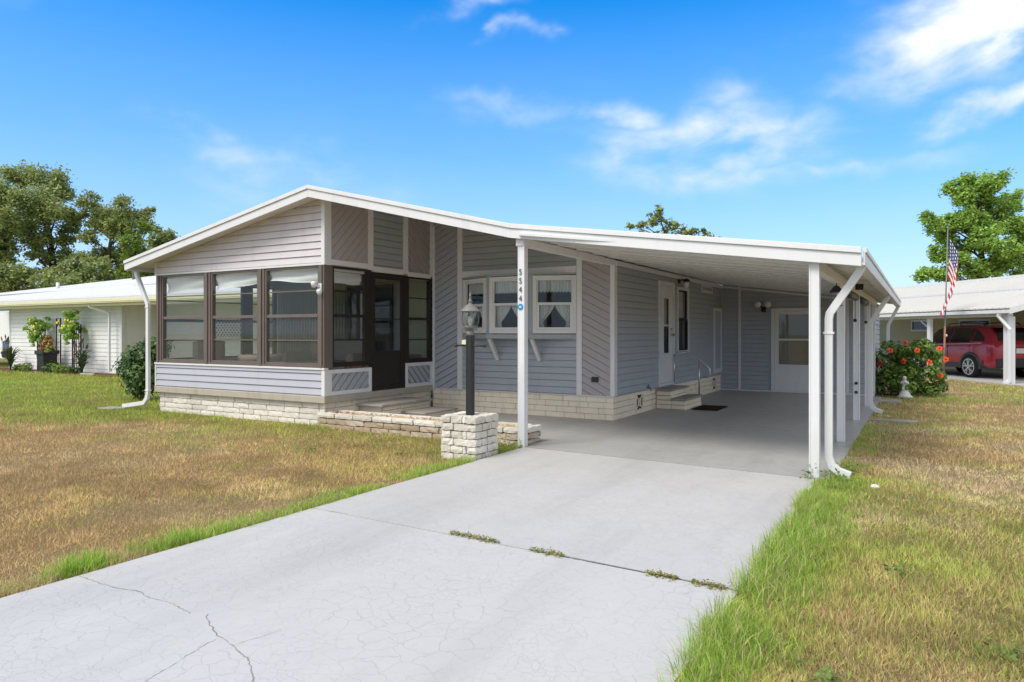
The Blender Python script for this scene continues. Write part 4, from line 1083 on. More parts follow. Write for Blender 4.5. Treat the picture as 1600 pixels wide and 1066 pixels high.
def shed_end():
    Y = 18.2; x1 = -0.95
    f = frame_front(Y)
    door = (-3.20, .02, -2.08, 2.05)
    s = MB(); core = MB()
    zt = lambda x: 2.661 - (x + 4.45) * 0.1303 + .05
    for a, b_, c, d in cells(XS + .03, .035, x1 - .02, 2.06, [(-3.14, .0, -2.14, 2.0)]):
        siding(s, *FRONT(Y), [(a, b_), (c, b_), (c, d), (a, d)], phase=.04); core.box(a, Y + .014, b_, c, Y + .10, d)
    siding(s, *FRONT(Y), [(XS + .03, 2.06), (x1 - .02, 2.06), (x1 - .02, zt(x1)), (XS + .03, zt(XS))], phase=.04)
    core.prism([(XS + .03, 2.06), (x1 - .02, 2.06), (x1 - .02, zt(x1)), (XS + .03, zt(XS))], 'y', Y + .014, Y + .10)
    H('siding', m_side, s); H('wall_core', m_side, core)
    H('corner_trim', m_side, bx(XS - .06, Y - .03, .0, XS + .03, Y + .05, 2.6))
    s = MB(); siding(s, *SIDE(x1), [(Y, .035), (20.5, .035), (20.5, 2.17), (Y, 2.17)], phase=.04)
    H('siding', m_lowside, s); H('wall_core', m_side, bx(x1 - .1, Y + .1, 0, x1 - .012, 20.5, 2.17).box(XS, 20.4, 0, x1 - .1, 20.5, 2.4))
    H('trim', m_white, MB().box(XS + .03, Y - .035, .0, -3.2, Y + .01, .035).box(-2.08, Y - .035, 0, x1 + .02, Y + .01, .035), 0.003)
    for a in (-3.96, -1.50): H('trim', m_trim, MB().prism([(a - .028, .036), (a + .028, .036), (a + .028, zt(a)), (a - .028, zt(a))], 'y', Y - .03, Y + .01), 0.003)
    H('corner_trim', m_white, MB().box(x1 - .05, Y - .03, .036, x1 + .025, Y + .10, 2.18), 0.003)
    H('trim', m_trim, MB().hexa([(XS + .03, Y - .04, zt(XS) - .11), (x1, Y - .04, zt(x1) - .11), (x1, Y - .018, zt(x1) - .11), (XS + .03, Y - .018, zt(XS) - .11), (XS + .03, Y - .04, zt(XS) - .06), (x1, Y - .04, zt(x1) - .06), (x1, Y - .018, zt(x1) - .06), (XS + .03, Y - .018, zt(XS) - .06)]))
    d = MB(); f.ring(d, -.08, .035, -3.20, .002, -2.08, 2.05, .08, .04); o = H('storm_door', m_trim, d, 0.004)
    d = MB()
    for a, b_, c, e in cells(-3.115, .045, -2.165, 1.968, [(-3.03, .68, -2.25, 1.26), (-3.03, 1.31, -2.25, 1.90)]): f.box(d, a, -.03, b_, c, .012, e)
    f.ring(d, -.03, .022, -3.115, .045, -2.165, .655, .05)
    part(o, 'leaf', m_trim, d, 0.003)
    p = MB(); f.box(p, -3.03, -.015, .68, -2.25, -.010, 1.26); f.box(p, -3.03, -.015, 1.31, -2.25, -.010, 1.90); part(o, 'pane', m_glass, p)
    p = MB(); f.box(p, -3.1, -.13, .10, -2.2, -.11, 1.95); part(o, 'inner_door', m_tan, p)
    # twin flood lamps
    x, z = -3.37, 2.06
    l = MB().box(x - .05, Y - .05, z - .10, x + .05, Y - .012, z + .02).ball((x, Y - .10, z - .05), .055, 10, 6).tube([(x - .02, Y - .05, z + .01), (x - .10, Y - .10, z + .08)], .018).tube([(x + .02, Y - .05, z + .01), (x + .10, Y - .10, z + .08)], .018)
    o = H('flood_lamp', m_black, l)
    for q in (-1, 1): part(o, 'lamp_head', m_white, MB().lathe([(.04, -.04), (.075, .02), (.085, .07), (.02, .09)], (0, 0, 0), 14)).matrix_basis = Matrix.Translation(Vector((x + q * .12, Y - .14, z + .10)) - ORG[house.name]) @ Matrix.Rotation(R(100), 4, 'X') @ Matrix.Translation(ORG[house.name])
shed_end()

def extras():
    # motion lamp on the sunroom corner
    x, y, z = XR - .06, YF - .05, 2.15
    m = MB().box(x - .04, y, z - .03, x + .04, y + .02, z + .09).tube([(x, y, z + .03), (x - .03, y - .06, z + .07)], .016).tube([(x, y, z), (x + .06, y - .05, z - .03)], .016)
    m.lathe([(.03, 0), (.045, .05), (.05, .09), (.01, .10)], (x - .05, y - .07, z + .02), 10).lathe([(.03, 0), (.045, .05), (.045, .08), (.01, .09)], (x + .07, y - .07, z - .10), 10)
    H('motion_lamp', m_white, m)
    # junction box under the eave and rolled up sun shades under the beam
    H('junction_box', m_dbrown, bx(-.80, 10.9, 2.06, -.70, 11.0, 2.14), 0.004)
    for ya, yb, z in ((10.75, 12.75, 2.03), (13.35, 15.3, 2.03)):
        o = H('rolled_shade', m_black, MB().tube([(-.93, ya, z), (-.93, yb, z)], .055, 10))
        part(o, 'cord', m_black, MB().tube([(-.93, yb - .1, z - .05), (-.93, yb - .1, z - .35)], .006, 6).ball((-.93, yb - .1, z - .37), .03, 8, 6))
    l = thing('hanging_lantern', (-.93, 9.75, 1.90), 'black metal lantern hanging from the carport beam behind the front right post', 'lantern')
    part(l, 'frame', m_black, MB().lathe([(.01, .16), (.03, .15), (.085, .08), (.09, .07)], (-.93, 9.75, 1.90), 8).lathe([(.075, -.10), (.08, -.09), (.03, -.12)], (-.93, 9.75, 1.90), 8).box(-.99, 9.69, 1.80, -.985, 9.695, 1.97).box(-.875, 9.69, 1.80, -.87, 9.695, 1.97).box(-.99, 9.805, 1.80, -.985, 9.81, 1.97).box(-.875, 9.805, 1.80, -.87, 9.81, 1.97).tube([(-.93, 9.75, 2.05), (-.93, 9.75, 2.09)], .006, 6))
    part(l, 'glass', m_glass, MB().lathe([(.07, -.09), (.075, .06)], (-.93, 9.75, 1.90), 8, False))
extras()

# ------------------------------------------------------------------ steps, planter, pillar, lamp post
def entry_steps():
    t = thing('entry_steps', (-4.1, 13.7, 0), 'tan masonry entry steps with thin white handrail below the carport side door', 'steps')
    for x0, x1, h in ((XS + .01, -4.12, .34), (-4.118, -3.84, .17)):
        b = MB()
        for k in range(int(round(h / .085)) - 0):
            z = .085 * k
            for a, c in ((13.10, 13.62), (13.63, 14.18)) if k % 2 == 0 else ((13.10, 13.35), (13.36, 13.9), (13.91, 14.18)): b.rough(x0, a, z + .003, x1, c, z + .082, .07, .002, .004)
        o = part(t, 'step', m_block, b)
        part(o, 'tread', m_concrete, MB().rough(x0 - .0, 13.06, h, x1 + .035, 14.22, h + .045, .12, .003, .006))
    y = 14.14
    r = MB().tube([(-4.40, y, 1.00), (-4.30, y, 1.06), (-4.15, y, 1.08), (-4.0, y, 1.02), (-3.87, y, .92), (-3.75, y, .84), (-3.66, y, .74), (-3.65, y, .62), (-3.70, y, .56), (-3.80, y, .58)], .014, 8)
    r.tube([(-3.87, y, .215), (-3.87, y, .92)], .014, 8).tube([(-4.38, y, .44), (-4.38, y, 1.02)], .014, 8)
    part(t, 'handrail', m_alum, r)
    d = thing('porch_steps', (-7.85, 9.6, 0), 'two low concrete steps with rounded nosing below the bronze screen door', 'steps')
    m = MB()
    brick_courses(m, frame_side(-7.70), 8.95, 10.2, 0, [.085, .085, .06], .38, .045, .002, .004); m.box(XR - .02, 8.96, 0, -7.71, 10.19, .225)
    o = part(d, 'step', m_block, m); part(o, 'tread', m_concrete, MB().rough(XR - .02, 8.85, .23, -7.60, 9.72, .285, .12, .003, .012).rough(XR - .02, 9.73, .23, -7.60, 10.27, .285, .12, .003, .012))
    o = part(d, 'step', m_block, MB().box(-7.66, 9.45, 0.001, -7.18, 10.3, .085)); part(o, 'tread', m_concrete, MB().rough(-7.66, 9.40, .086, -7.13, 10.36, .13, .12, .003, .012))
entry_steps()
tag(MB().rough(-3.78, 13.22, .002, -3.28, 14.10, .016, .09, .002, .003).put('door_mat', m_mat), 'dark brown door mat lying on the carport floor beside the steps', 'door mat')

def planter():
    t = thing('planter', (-6.3, 8.2, 0), 'low tan stone planter bed filled with pebbles before the sunroom steps', 'planter')
    x0, x1, y0, y1 = -8.14, -4.44, 7.95, 8.43
    b = MB(); brick_courses(b, frame_front(y0 + .075), x0, x1, -.03, [.085, .085], .36, .07, .006, .006, .008)
    brick_courses(b, frame_side(x1 - .075), y0 + .08, y1, -.03, [.085, .085], .28, .07, .006, .012, .008)
    part(t, 'wall', m_tanstone, b)
    b = MB(); x = x0
    while x < x1 - .02:
        l = min(random.uniform(.30, .40), x1 - x); b.rough(x, y0 - .006 + random.uniform(-.006, .006), .142, x + l - .006, y0 + .10, .222, .06, .004, .010); x += l
    b.rough(x1 - .10, y0 + .105, .142, x1 + .004, y1, .222, .06, .004, .010)
    x = x0
    while x < x1 - .12: l = min(.38, x1 - .11 - x); b.rough(x, y1 - .08, .0, x + l - .006, y1, .222, .07, .003, .008); x += l
    part(t, 'coping', m_stone, b)
    part(t, 'soil', m_mulch, bx(x0, y0 + .08, 0, x1 - .08, y1 - .08, .165))
    p = MB()
    for i in range(1500):
        s = random.uniform(.010, .026); x, y = random.uniform(x0 + .02, x1 - .1), random.uniform(y0 + .10, y1 - .09)
        p.ball((x, y, .172 + random.uniform(0, .028)), s, 6, 4, (random.uniform(.8, 1.5), random.uniform(.7, 1.2), random.uniform(.5, .8)))
    o = part(t, 'pebbles', stone_mat('river_pebble', [(0.0, (0.32, 0.20, 0.10)), (0.4, (0.52, 0.38, 0.21)), (0.75, (0.62, 0.52, 0.37)), (1.0, (0.70, 0.65, 0.56))], bump=0.2), p)
    tag(o, kind='stuff')
planter()

def pillar():
    t = thing('stone_pillar', (-4.69, 7.06, 0), 'square pillar of pale split faced stone blocks at the driveway edge carrying the lamp', 'pillar')
    x0, x1, y0, y1 = -4.925, -4.455, 6.815, 7.295
    b = MB(); b.box(x0 + .05, y0 + .05, -.04, x1 - .05, y1 - .05, .40)
    z = -.04
    for k in range(6):
        h = .088; e = .012 if k < 5 else .02
        w = .17 if k % 2 else .13
        for q in range(2):
            # front and back runs, then the two sides
            y_a, y_b = ((y0 - e, y0 + .13), (y1 - .13, y1 + e))[q]
            cut = x0 + (x1 - x0) * (0.62 if (k + q) % 2 else 0.36)
            xa, xb = (x0 - e, x1 + e) if k % 2 == 0 else (x0 + .125, x1 - .125)
            for a, c in ((xa, cut - .004), (cut + .004, xb)): b.rough(a + random.uniform(-.005, .005), y_a + random.uniform(-.006, .006), z + .003, c + random.uniform(-.003, .003), y_b, z + h - .003, .045, .006, .006)
            x_a, x_b = ((x0 - e, x0 + .12), (x1 - .12, x1 + e))[q]
            ya, yb = (y0 + .135, y1 - .135) if k % 2 == 0 else (y0 - e, y1 + e)
            cut = (ya + yb) / 2 + random.uniform(-.06, .06)
            for a, c in ((ya, cut - .004), (cut + .004, yb)): b.rough(x_a + random.uniform(-.006, .006), a, z + .003, x_b + random.uniform(-.006, .006), c, z + h - .003, .045, .006, .006)
        z += h
    part(t, 'blocks', m_stone, b)
    part(t, 'cap_fill', m_concrete, MB().rough(x0 + .07, y0 + .07, .40, x1 - .07, y1 - .07, .475, .06, .004, .006))
    return z
pillar()

def lamp_post():
    x, y, z0 = -4.695, 7.07, .47
    t = thing('lamp_post', (x, y, z0), 'black lamp post with a glass carriage lantern standing on the stone pillar', 'street lamp')
    part(t, 'pole', m_black, MB().box(x - .040, y - .040, z0, x + .040, y + .040, 1.43), .006)
    part(t, 'crossbar', m_black, MB().tube([(x - .20, y, 1.306), (x + .20, y, 1.306)], .011, 8).ball((x - .205, y, 1.306), .022, 8, 6).ball((x + .205, y, 1.306), .022, 8, 6))
    s = MB().prism([(x - .105, 1.322), (x - .045, 1.318), (x - .028, 1.345), (x - .045, 1.378), (x - .105, 1.372)], 'y', y - .03, y + .02)
    part(t, 'sensor', m_cream, s, .004, 'small cream plastic sensor housing')
    l = MB().lathe([(.045, 1.43), (.048, 1.44), (.05, 1.475), (.034, 1.485), (.034, 1.50), (.06, 1.512), (.085, 1.525), (.085, 1.535), (.03, 1.54)], (x, y, 0), 16)
    o = part(t, 'lantern', m_galv, l)
    c = MB().lathe([(.118, 1.712), (.128, 1.716), (.128, 1.726), (.10, 1.745), (.07, 1.775), (.045, 1.80), (.026, 1.805), (.022, 1.83), (.034, 1.838), (.014, 1.858), (.012, 1.89), (.018, 1.90), (.004, 1.945)], (x, y, 0), 16)
    part(o, 'cap', m_galv, c)
    prof = [(.070, 1.535), (.098, 1.57), (.108, 1.63), (.104, 1.68), (.094, 1.715)]
    part(o, 'glass', m_glass, MB().lathe(prof, (x, y, 0), 20))
    rb = MB()
    for k in range(8):
        a = k * math.pi / 4 + .2; rb.tube([(x + r * 1.03 * math.cos(a), y + r * 1.03 * math.sin(a), z) for r, z in prof], .0045, 5)
    rb.lathe([(.073, 1.532), (.077, 1.54), (.073, 1.548)], (x, y, 0), 16)
    for k in range(4):
        a = k * math.pi / 2 + .3; rb.tube([(x + .03 * math.cos(a), y + .03 * math.sin(a), 1.49), (x + .08 * math.cos(a), y + .08 * math.sin(a), 1.50), (x + .095 * math.cos(a), y + .095 * math.sin(a), 1.545)], .005, 5)
    part(o, 'ribs', m_galv, rb)
    bl = MB().lathe([(.018, 1.54), (.018, 1.575), (.022, 1.58)], (x, y, 0), 10)
    for k in range(4): bl.tube([(x + .018 * math.cos(k * 1.57), y + .018 * math.sin(k * 1.57), 1.58), (x + .02 * math.cos(k * 1.57 + .8), y + .02 * math.sin(k * 1.57 + .8), 1.62), (x + .016 * math.cos(k * 1.57 + 1.6), y + .016 * math.sin(k * 1.57 + 1.6), 1.66)], .009, 6)
    part(o, 'bulb', m_white, bl)
lamp_post()

# ------------------------------------------------------------------ plants
ml_shrub = leaf_mat('dark_shrub_leaf', [(0, (0.029, 0.058, 0.016)), (0.5, (0.052, 0.107, 0.023)), (0.85, (0.098, 0.182, 0.033)), (1, (0.156, 0.260, 0.052))], 0.35, 0.25)
ml_hib = leaf_mat('hibiscus_leaf', [(0, (0.042, 0.087, 0.017)), (0.45, (0.087, 0.168, 0.028)), (0.8, (0.168, 0.280, 0.042)), (1, (0.280, 0.392, 0.070))], 0.32, 0.3)
ml_oak = leaf_mat('oak_leaf', [(0, (0.16, 0.21, 0.08)), (0.5, (0.26, 0.34, 0.12)), (0.85, (0.38, 0.45, 0.16)), (1, (0.468, 0.496, 0.178))], 0.5, 0.4)
ml_yoak = leaf_mat('yellowish_oak_leaf', [(0, (0.127, 0.188, 0.054)), (0.5, (0.230, 0.312, 0.090)), (0.85, (0.345, 0.413, 0.120)), (1, (0.460, 0.450, 0.168))], 0.5, 0.4)
ml_vine = leaf_mat('vine_leaf', [(0, (0.088, 0.166, 0.031)), (0.5, (0.177, 0.276, 0.048)), (1, (0.332, 0.420, 0.078))], 0.5, 0.4)
ml_bright = leaf_mat('bright_tree_leaf', [(0, (0.145, 0.260, 0.048)), (0.4, (0.252, 0.424, 0.079)), (0.8, (0.398, 0.600, 0.127)), (1, (0.531, 0.710, 0.198))], 0.5, 0.45)
ml_grass = leaf_mat('grass_blade', None, 0.7, 0.4, attr='tint')
m_flower = paint('orange_petal', (0.74, 0.095, 0.025), 0.6, 0.15, 20, 0, spec=0.2)
m_flowerc = paint('red_throat', (0.36, 0.012, 0.02), 0.6, 0.15, 20, 0, spec=0.2)
m_dflower = paint('crimson_petal', (0.30, 0.015, 0.03), 0.6, 0.15, 20, 0, spec=0.2)
m_yflower = paint('yellow_petal', (0.80, 0.66, 0.05), 0.6, 0.1, 20, 0, spec=0.2)

def bush(name, base, blobs, leaf, per, mat, label, cat, group=None, stems=6):
    t = thing(name, base, label, cat, group)
    pts, nr = clump_points([(base[0] + b[0], base[1] + b[1], base[2] + b[2], *b[3:]) for b in blobs], per)
    keep = pts[:, 2] > base[2] + .02
    np_mesh('foliage', leaves(pts[keep], leaf, 0.3, 0.5, nr[keep]), 4, mat, t)
    mb = MB()
    for k in range(stems):
        b = random.choice(blobs)
        mb.tube([(base[0] + random.uniform(-.06, .06), base[1] + random.uniform(-.06, .06), base[2] - .03), (base[0] + b[0] * .5, base[1] + b[1] * .5, base[2] + b[2] * .55), (base[0] + b[0], base[1] + b[1], base[2] + b[2])], [.016, .012, .005], 6)
    part(t, 'stems', m_bark, mb)
    return t
bush('shrub', (-14.65, 9.15, 0), [(0, 0, .55, .42), (-.32, .05, .50, .34), (.25, -.05, .62, .36), (.05, 0, .98, .36), (-.22, 0, .88, .33), (.30, .1, 1.02, .34), (-.42, -.05, .70, .28), (.15, .15, 1.18, .26), (.34, .1, .35, .28), (-.1, .05, .28, .30), (.42, .2, 1.15, .25)],
     .055, 2300, ml_shrub, 'dense dark green rounded shrub beside the left downspout of the house', 'shrub')

def hibiscus():
    b = (-.30, 18.88, 0)
    bl = []
    for i in range(62):
        a = random.uniform(0, 6.283); h = random.uniform(.12, 1.18); rad = (0.60 if h < 1.0 else .50) * math.sqrt(random.random())
        bl.append((rad * math.cos(a) * 1.15 + (.06 if h > .5 else 0), rad * math.sin(a), h, random.uniform(.14, .24)))
    t = bush('hibiscus_bush', b, bl, .052, 2600, ml_hib, 'leafy hibiscus bush with orange flowers growing beside the right end of the house', 'bush', stems=9)
    r_ = Vector((math.cos(YAW), math.sin(YAW), 0)); f_ = Vector((-math.sin(YAW), math.cos(YAW), 0))
    for (px, py, c) in ((1391, 548, 0), (1415, 536, 0), (1433, 548, 0), (1452, 566, 0), (1412, 565, 1), (1468, 545, 0), (1375, 568, 2), (1469, 587, 0), (1478, 562, 0)):
        d = 16.35 - .72 + .10 * abs(px - 1422) / 50 * 2.2
        p = f_ * d + r_ * ((px - 800) / 1100 * d) + Vector((0, 0, 1.47 - (py - 519) / 1100 * d))
        mb = MB(); tilt = (Vector((-p.x, -p.y, 0)).normalized() + Vector((random.uniform(-.5, .5), random.uniform(-.3, .3), random.uniform(.0, .5)))).normalized()
        s = tilt.cross(Vector((0, 0, 1))).normalized(); u = s.cross(tilt)
        for k in range(5):
            a = k * 1.2566 + random.uniform(-.1, .1); e = s * math.cos(a) + u * math.sin(a); q = s * -math.sin(a) + u * math.cos(a); R_ = .060 if c == 0 else .054
            mb.add([p, p + e * R_ * .55 - q * R_ * .42 + tilt * .02, p + e * R_ * 1.0 - q * R_ * .28 + tilt * .012, p + e * R_ * 1.06 + q * R_ * .28 + tilt * .004, p + e * R_ * .6 + q * R_ * .46 + tilt * .02], [(0, 1, 2, 3, 4)])
        o = part(t, 'flower', (m_flower, m_flower, m_dflower)[c], mb)
        part(o, 'throat', m_flowerc, MB().ball(p + tilt * .012, .016 if c != 1 else .03, 6, 4).tube([p, p + tilt * .06], .004, 5))
hibiscus()
bush('small_plant', (-1.0 + .25, 18.55, 0), [(0, 0, .15, .16), (.12, .05, .22, .14), (-.05, .1, .30, .12), (.18, 0, .10, .12)], .035, 1500, ml_shrub, 'small low green plant in the mulch between the house end and the statue', 'plant', stems=3)
tag(MB().rough(-.93, 18.05, -.03, -.30, 18.95, .012, .08, .008, .01).put('mulch_bed', m_mulch), kind='structure')
tag(MB().rough(-.90, 16.8, -.03, -.38, 17.5, .012, .10, .006, .01).put('stepping_slab', m_concrete), 'pale flat concrete stepping slab in the grass at the far carport corner', 'paving slab')
o = MB().rough(-.72, 13.12, -.03, -.05, 13.30, .028, .10, .004, .008).put('edging_stone', m_concrete); tag(o, 'pale concrete edging strip lying in the lawn beside the carport slab', 'edging')
tag(MB().ball((-.38, 7.45, .012), .034, 10, 6, (1.2, .9, .7)).put('golf_ball', m_white), 'small white ball lying in the grass right of the driveway', 'ball')
tag(MB().rough(-13.75, 7.72, -.03, -13.30, 8.0, .02, .08, .006, .01).put('splash_block', m_concrete), 'thin concrete splash block below the left downspout', 'splash block')

def statue():
    b = (-.325, 18.12, 0)
    t = thing('garden_statue', b, 'small white cherub statue on a rounded pedestal before the hibiscus bush', 'statue')
    part(t, 'pedestal', m_statue, MB().lathe([(.16, 0), (.16, .03), (.12, .05), (.10, .12), (.075, .15), (.08, .165), (.02, .17)], b, 14))
    x, y = b[0], b[1]
    f = MB().lathe([(.05, .165), (.068, .20), (.06, .24), (.05, .28), (.06, .33), (.062, .36), (.03, .385), (.028, .40)], b, 12, True, 1.0, .85)
    f.ball((x - .005, y - .008, .435), .042, 12, 8, (1, 1, 1.15))
    f.tube([(x - .055, y - .01, .36), (x - .075, y - .04, .31), (x - .03, y - .075, .33), (x - .005, y - .07, .37)], [.02, .018, .015, .013], 8).tube([(x + .055, y - .01, .36), (x + .07, y - .05, .31), (x + .02, y - .075, .335), (x + .0, y - .07, .375)], [.02, .018, .015, .013], 8)
    f.tube([(x - .03, y, .22), (x - .035, y - .05, .19), (x - .03, y - .06, .17)], [.035, .028, .022], 8).tube([(x + .03, y, .22), (x + .035, y - .03, .19), (x + .03, y - .05, .17)], [.035, .028, .022], 8)
    part(t, 'figure', m_statue, f)
statue()

def flagpole():
    b = Vector((.57, 21.0 * .0 + 21.3, 0)); 
    r_ = Vector((math.cos(YAW), math.sin(YAW), 0)); f_ = Vector((-math.sin(YAW), math.cos(YAW), 0))
    d = 21.0; b = f_ * d + r_ * ((1474 - 800) / 1100 * d); top = f_ * d + r_ * ((1481 - 800) / 1100 * d) + Vector((0, 0, 4.55))
    t = thing('flagpole', b, 'thin metal flagpole standing on the lawn before the neighbouring carport', 'flagpole')
    part(t, 'pole', m_galv, MB().tube([b, b.lerp(top, .33), top], [.026, .024, .016], 10))
    part(t, 'lower_pole', paint('rusty_pole', (0.26, 0.13, 0.08), 0.8, 0.3, 8, 0.2), MB().tube([b, b.lerp(top, .36)], .029, 10))
    part(t, 'finial', m_galv, MB().ball(top + Vector((0, 0, .03)), .04, 10, 6))
    part(t, 'cleat', m_statue, MB().ball(b.lerp(top, .30) + r_ * .04, .04, 8, 6))
    # limp flag
    M = Mat('flag_cloth'); N = M.N; uv = N.new('ShaderNodeUVMap'); sp = N.new('ShaderNodeSeparateXYZ'); M.link(uv.outputs[0], sp.inputs[0])
    u, v = sp.outputs[0], sp.outputs[1]
    st = M.math('GREATER_THAN', M.math('MODULO', M.math('MULTIPLY', M.math('SUBTRACT', 1.0, v), 6.5), 1.0), 0.5)
    c = M.mix(st, (0.46, 0.025, 0.04), (0.74, 0.73, 0.71))
    cant = M.math('MULTIPLY', M.math('LESS_THAN', u, 0.30), M.math('GREATER_THAN', v, 6 / 13))
    su = M.math('FRACT', M.math('MULTIPLY', u, 15.0)); sv = M.math('FRACT', M.math('MULTIPLY', M.math('SUBTRACT', v, 6 / 13), 11.2))
    dd = M.math('ADD', M.math('POWER', M.math('SUBTRACT', su, .5), 2), M.math('POWER', M.math('SUBTRACT', sv, .5), 2))
    blue = M.mix(M.math('LESS_THAN', dd, 0.075), (0.02, 0.035, 0.14), (0.74, 0.73, 0.71))
    M.base(M.mix(cant, c, blue)); M.set(Roughness=0.85)
    nu, nv = 60, 30; vs = []; uvs = []
    hoist_top = b.lerp(top, .945); hoist_bot = b.lerp(top, .68)
    for j in range(nv + 1):
        for i in range(nu + 1):
            u_, v_ = i / nu, j / nv
            h = hoist_bot.lerp(hoist_top, v_)
            # the free edge falls and swings round the pole
            s = u_ ** .8
            lat = .03 + .30 * math.sin(min(1, s * 1.25) * math.pi * .72) * (0.5 + .5 * v_) - .62 * max(0, s - .45) * (1.25 - v_) + .02 * math.sin(9 * u_ + 3 * v_)
            dep = .10 * math.sin(u_ * 11 + 2.2 * v_) * s + .05 * math.sin(u_ * 23 + 5 * v_) * s
            drop = (1.50 * s ** 1.2) * (0.80 + .25 * v_)
            vs.append(h + r_ * lat + f_ * (dep - .02) - Vector((0, 0, drop))); uvs.append((u_, v_))
    mb = MB(); mb.add(vs, [(j * (nu + 1) + i, j * (nu + 1) + i + 1, (j + 1) * (nu + 1) + i + 1, (j + 1) * (nu + 1) + i) for j in range(nv) for i in range(nu)], True)
    o = mb.put('flag', M.m, origin=hoist_bot)
    l = o.data.uv_layers.new(name='UVMap')
    for lp in o.data.loops: l.data[lp.index].uv = uvs[lp.vertex_index]
    tag(o, 'red white and blue striped flag hanging limp from the pole', 'flag')
flagpole()

# ------------------------------------------------------------------ trees
RW = Vector((math.cos(YAW), math.sin(YAW), 0)); FW = Vector((-math.sin(YAW), math.cos(YAW), 0))
def spot(px, d, z=0.0): return FW * d + RW * ((px - 800) / 1100 * d) + Vector((0, 0, z))
def tree(name, px, d, lumps, leaf, per, mat, label, cat='tree', group=None, trunk=.28, lean=None, z0=0.0, deep=1.0, wide=1.3):
    """lumps: (px, py, r_px) crown masses, placed at their real size at distance d"""
    k = d / 1100; base = spot(px, d, z0)
    t = thing(name, base, label, cat, group)
    blobs = []; limbs = MB()
    cs = []
    for (x, y, r) in lumps:
        cs.append((spot(x, d + random.uniform(-1, 1) * deep * r * k * 2.0, 1.47 + (519 - y) * k), r * k * wide))
    zs = sorted(c.z for c, _ in cs); top = max(zs); cx = sum((c for c, _ in cs), Vector()) / len(cs)
    fork = base.lerp(Vector((cx.x, cx.y, base.z)), .35 if lean is None else lean) + Vector((0, 0, max(.5, (zs[0] - base.z) * .85)))
    crown_top = Vector((cx.x, cx.y, base.z + (top - base.z) * .86))
    limbs.tube([base - Vector((0, 0, .2)), base.lerp(fork, .5) + Vector((random.uniform(-.1, .1), random.uniform(-.1, .1), 0)), fork, fork.lerp(crown_top, .5) + Vector((random.uniform(-.3, .3), random.uniform(-.3, .3), 0)), crown_top], [trunk * 1.25, trunk, trunk * .85, trunk * .45, trunk * .12], 8)
    for c, r in cs:
        a = fork.lerp(crown_top, min(.9, max(.0, (c.z - fork.z) / max(.1, crown_top.z - fork.z) - .25)))
        m = a.lerp(c, .55) + Vector((random.uniform(-.2, .2), random.uniform(-.2, .2), r * .25))
        limbs.tube([a, m, c + Vector((0, 0, r * .3))], [trunk * .24, trunk * .13, trunk * .04], 6)
        for q in range(11):
            o = Vector(unit(1)[0]); rr = r * random.uniform(.36, .62)
            p = c + Vector((o.x, o.y * deep, o.z * .85)) * r * random.uniform(.45, .85)
            blobs.append((p.x, p.y, p.z, rr, 1, .8))
            if q < 4: limbs.tube([m, p], [trunk * .06, trunk * .015], 4)
    pts, nr = clump_points(blobs, per, -1)
    part(t, 'trunk', m_bark, limbs)
    np_mesh('crown', leaves(pts, leaf * .85, 0.35, 0.5), 4, mat, t)
    return t
G1 = 'oaks behind the left neighbouring house'
tree('oak_tree', 100, 46, [(35, 268, 26), (70, 283, 30), (48, 318, 34), (92, 300, 22), (86, 340, 30), (30, 345, 22), (60, 368, 24), (100, 372, 18), (78, 402, 15), (20, 300, 16), (88, 430, 14), (60, 335, 26), (110, 350, 18), (50, 395, 18), (105, 400, 14), (66, 430, 14)], .14, 480, ml_oak, 'tallest dark oak leaning left above the white roof', 'tree', G1, .34, lean=.5, wide=1.12)
tree('oak_tree', -25, 44, [(0, 305, 20), (8, 345, 20), (-15, 300, 36), (-20, 360, 36), (12, 388, 15), (-12, 420, 24), (4, 405, 14)], .15, 420, ml_oak, 'dark oak cut by the left edge of the picture', 'tree', G1, .32)
tree('oak_tree', 166, 45, [(138, 318, 18), (163, 330, 24), (195, 332, 22), (222, 338, 16), (148, 352, 18), (180, 365, 20), (122, 332, 13), (212, 362, 16), (158, 395, 15), (235, 328, 8), (175, 345, 22), (205, 350, 18), (140, 375, 15), (185, 392, 16), (150, 415, 14)], .13, 460, ml_yoak, 'yellowish oak with an open flat crown right of the tallest oak', 'tree', G1, .26, wide=1.1)
tree('vine_covered_tree', 206, 43, [(206, 378, 17), (212, 404, 18), (204, 428, 17), (222, 395, 13), (228, 352, 11), (196, 440, 14)], .12, 520, ml_vine, 'tree trunk smothered in bright green vines near the roof corner', 'tree', None, .2)
tree('oak_tree', 252, 52, [(250, 372, 16), (266, 382, 11), (240, 398, 18), (262, 405, 18), (275, 395, 10)], .16, 420, ml_oak, 'lower grey green oak just left of the house gable', 'tree', G1, .26)
for (px, d, l, mt, lab) in ((28, 38, [(20, 428, 20), (45, 436, 20), (0, 440, 24), (72, 444, 18), (-20, 430, 24), (20, 452, 22)], ml_yoak, 'low yellow green bushy tree left of the leaning oak trunk'),
                            (130, 42, [(110, 428, 20), (132, 410, 18), (146, 436, 18), (100, 450, 18), (165, 440, 16), (125, 450, 20), (150, 418, 16), (95, 428, 16)], ml_oak, 'dark bushy tree below the fork between the two tall oaks'),
                            (190, 47, [(180, 436, 20), (215, 440, 18), (240, 432, 18), (192, 408, 16), (262, 440, 18), (225, 418, 16), (205, 430, 16), (250, 415, 14)], ml_oak, 'dark bushy tree behind the vine covered trunk')):
    tree('bushy_tree', px, d, l, .14, 480, mt, lab, 'tree', 'bushy trees behind the left neighbouring house', .14)
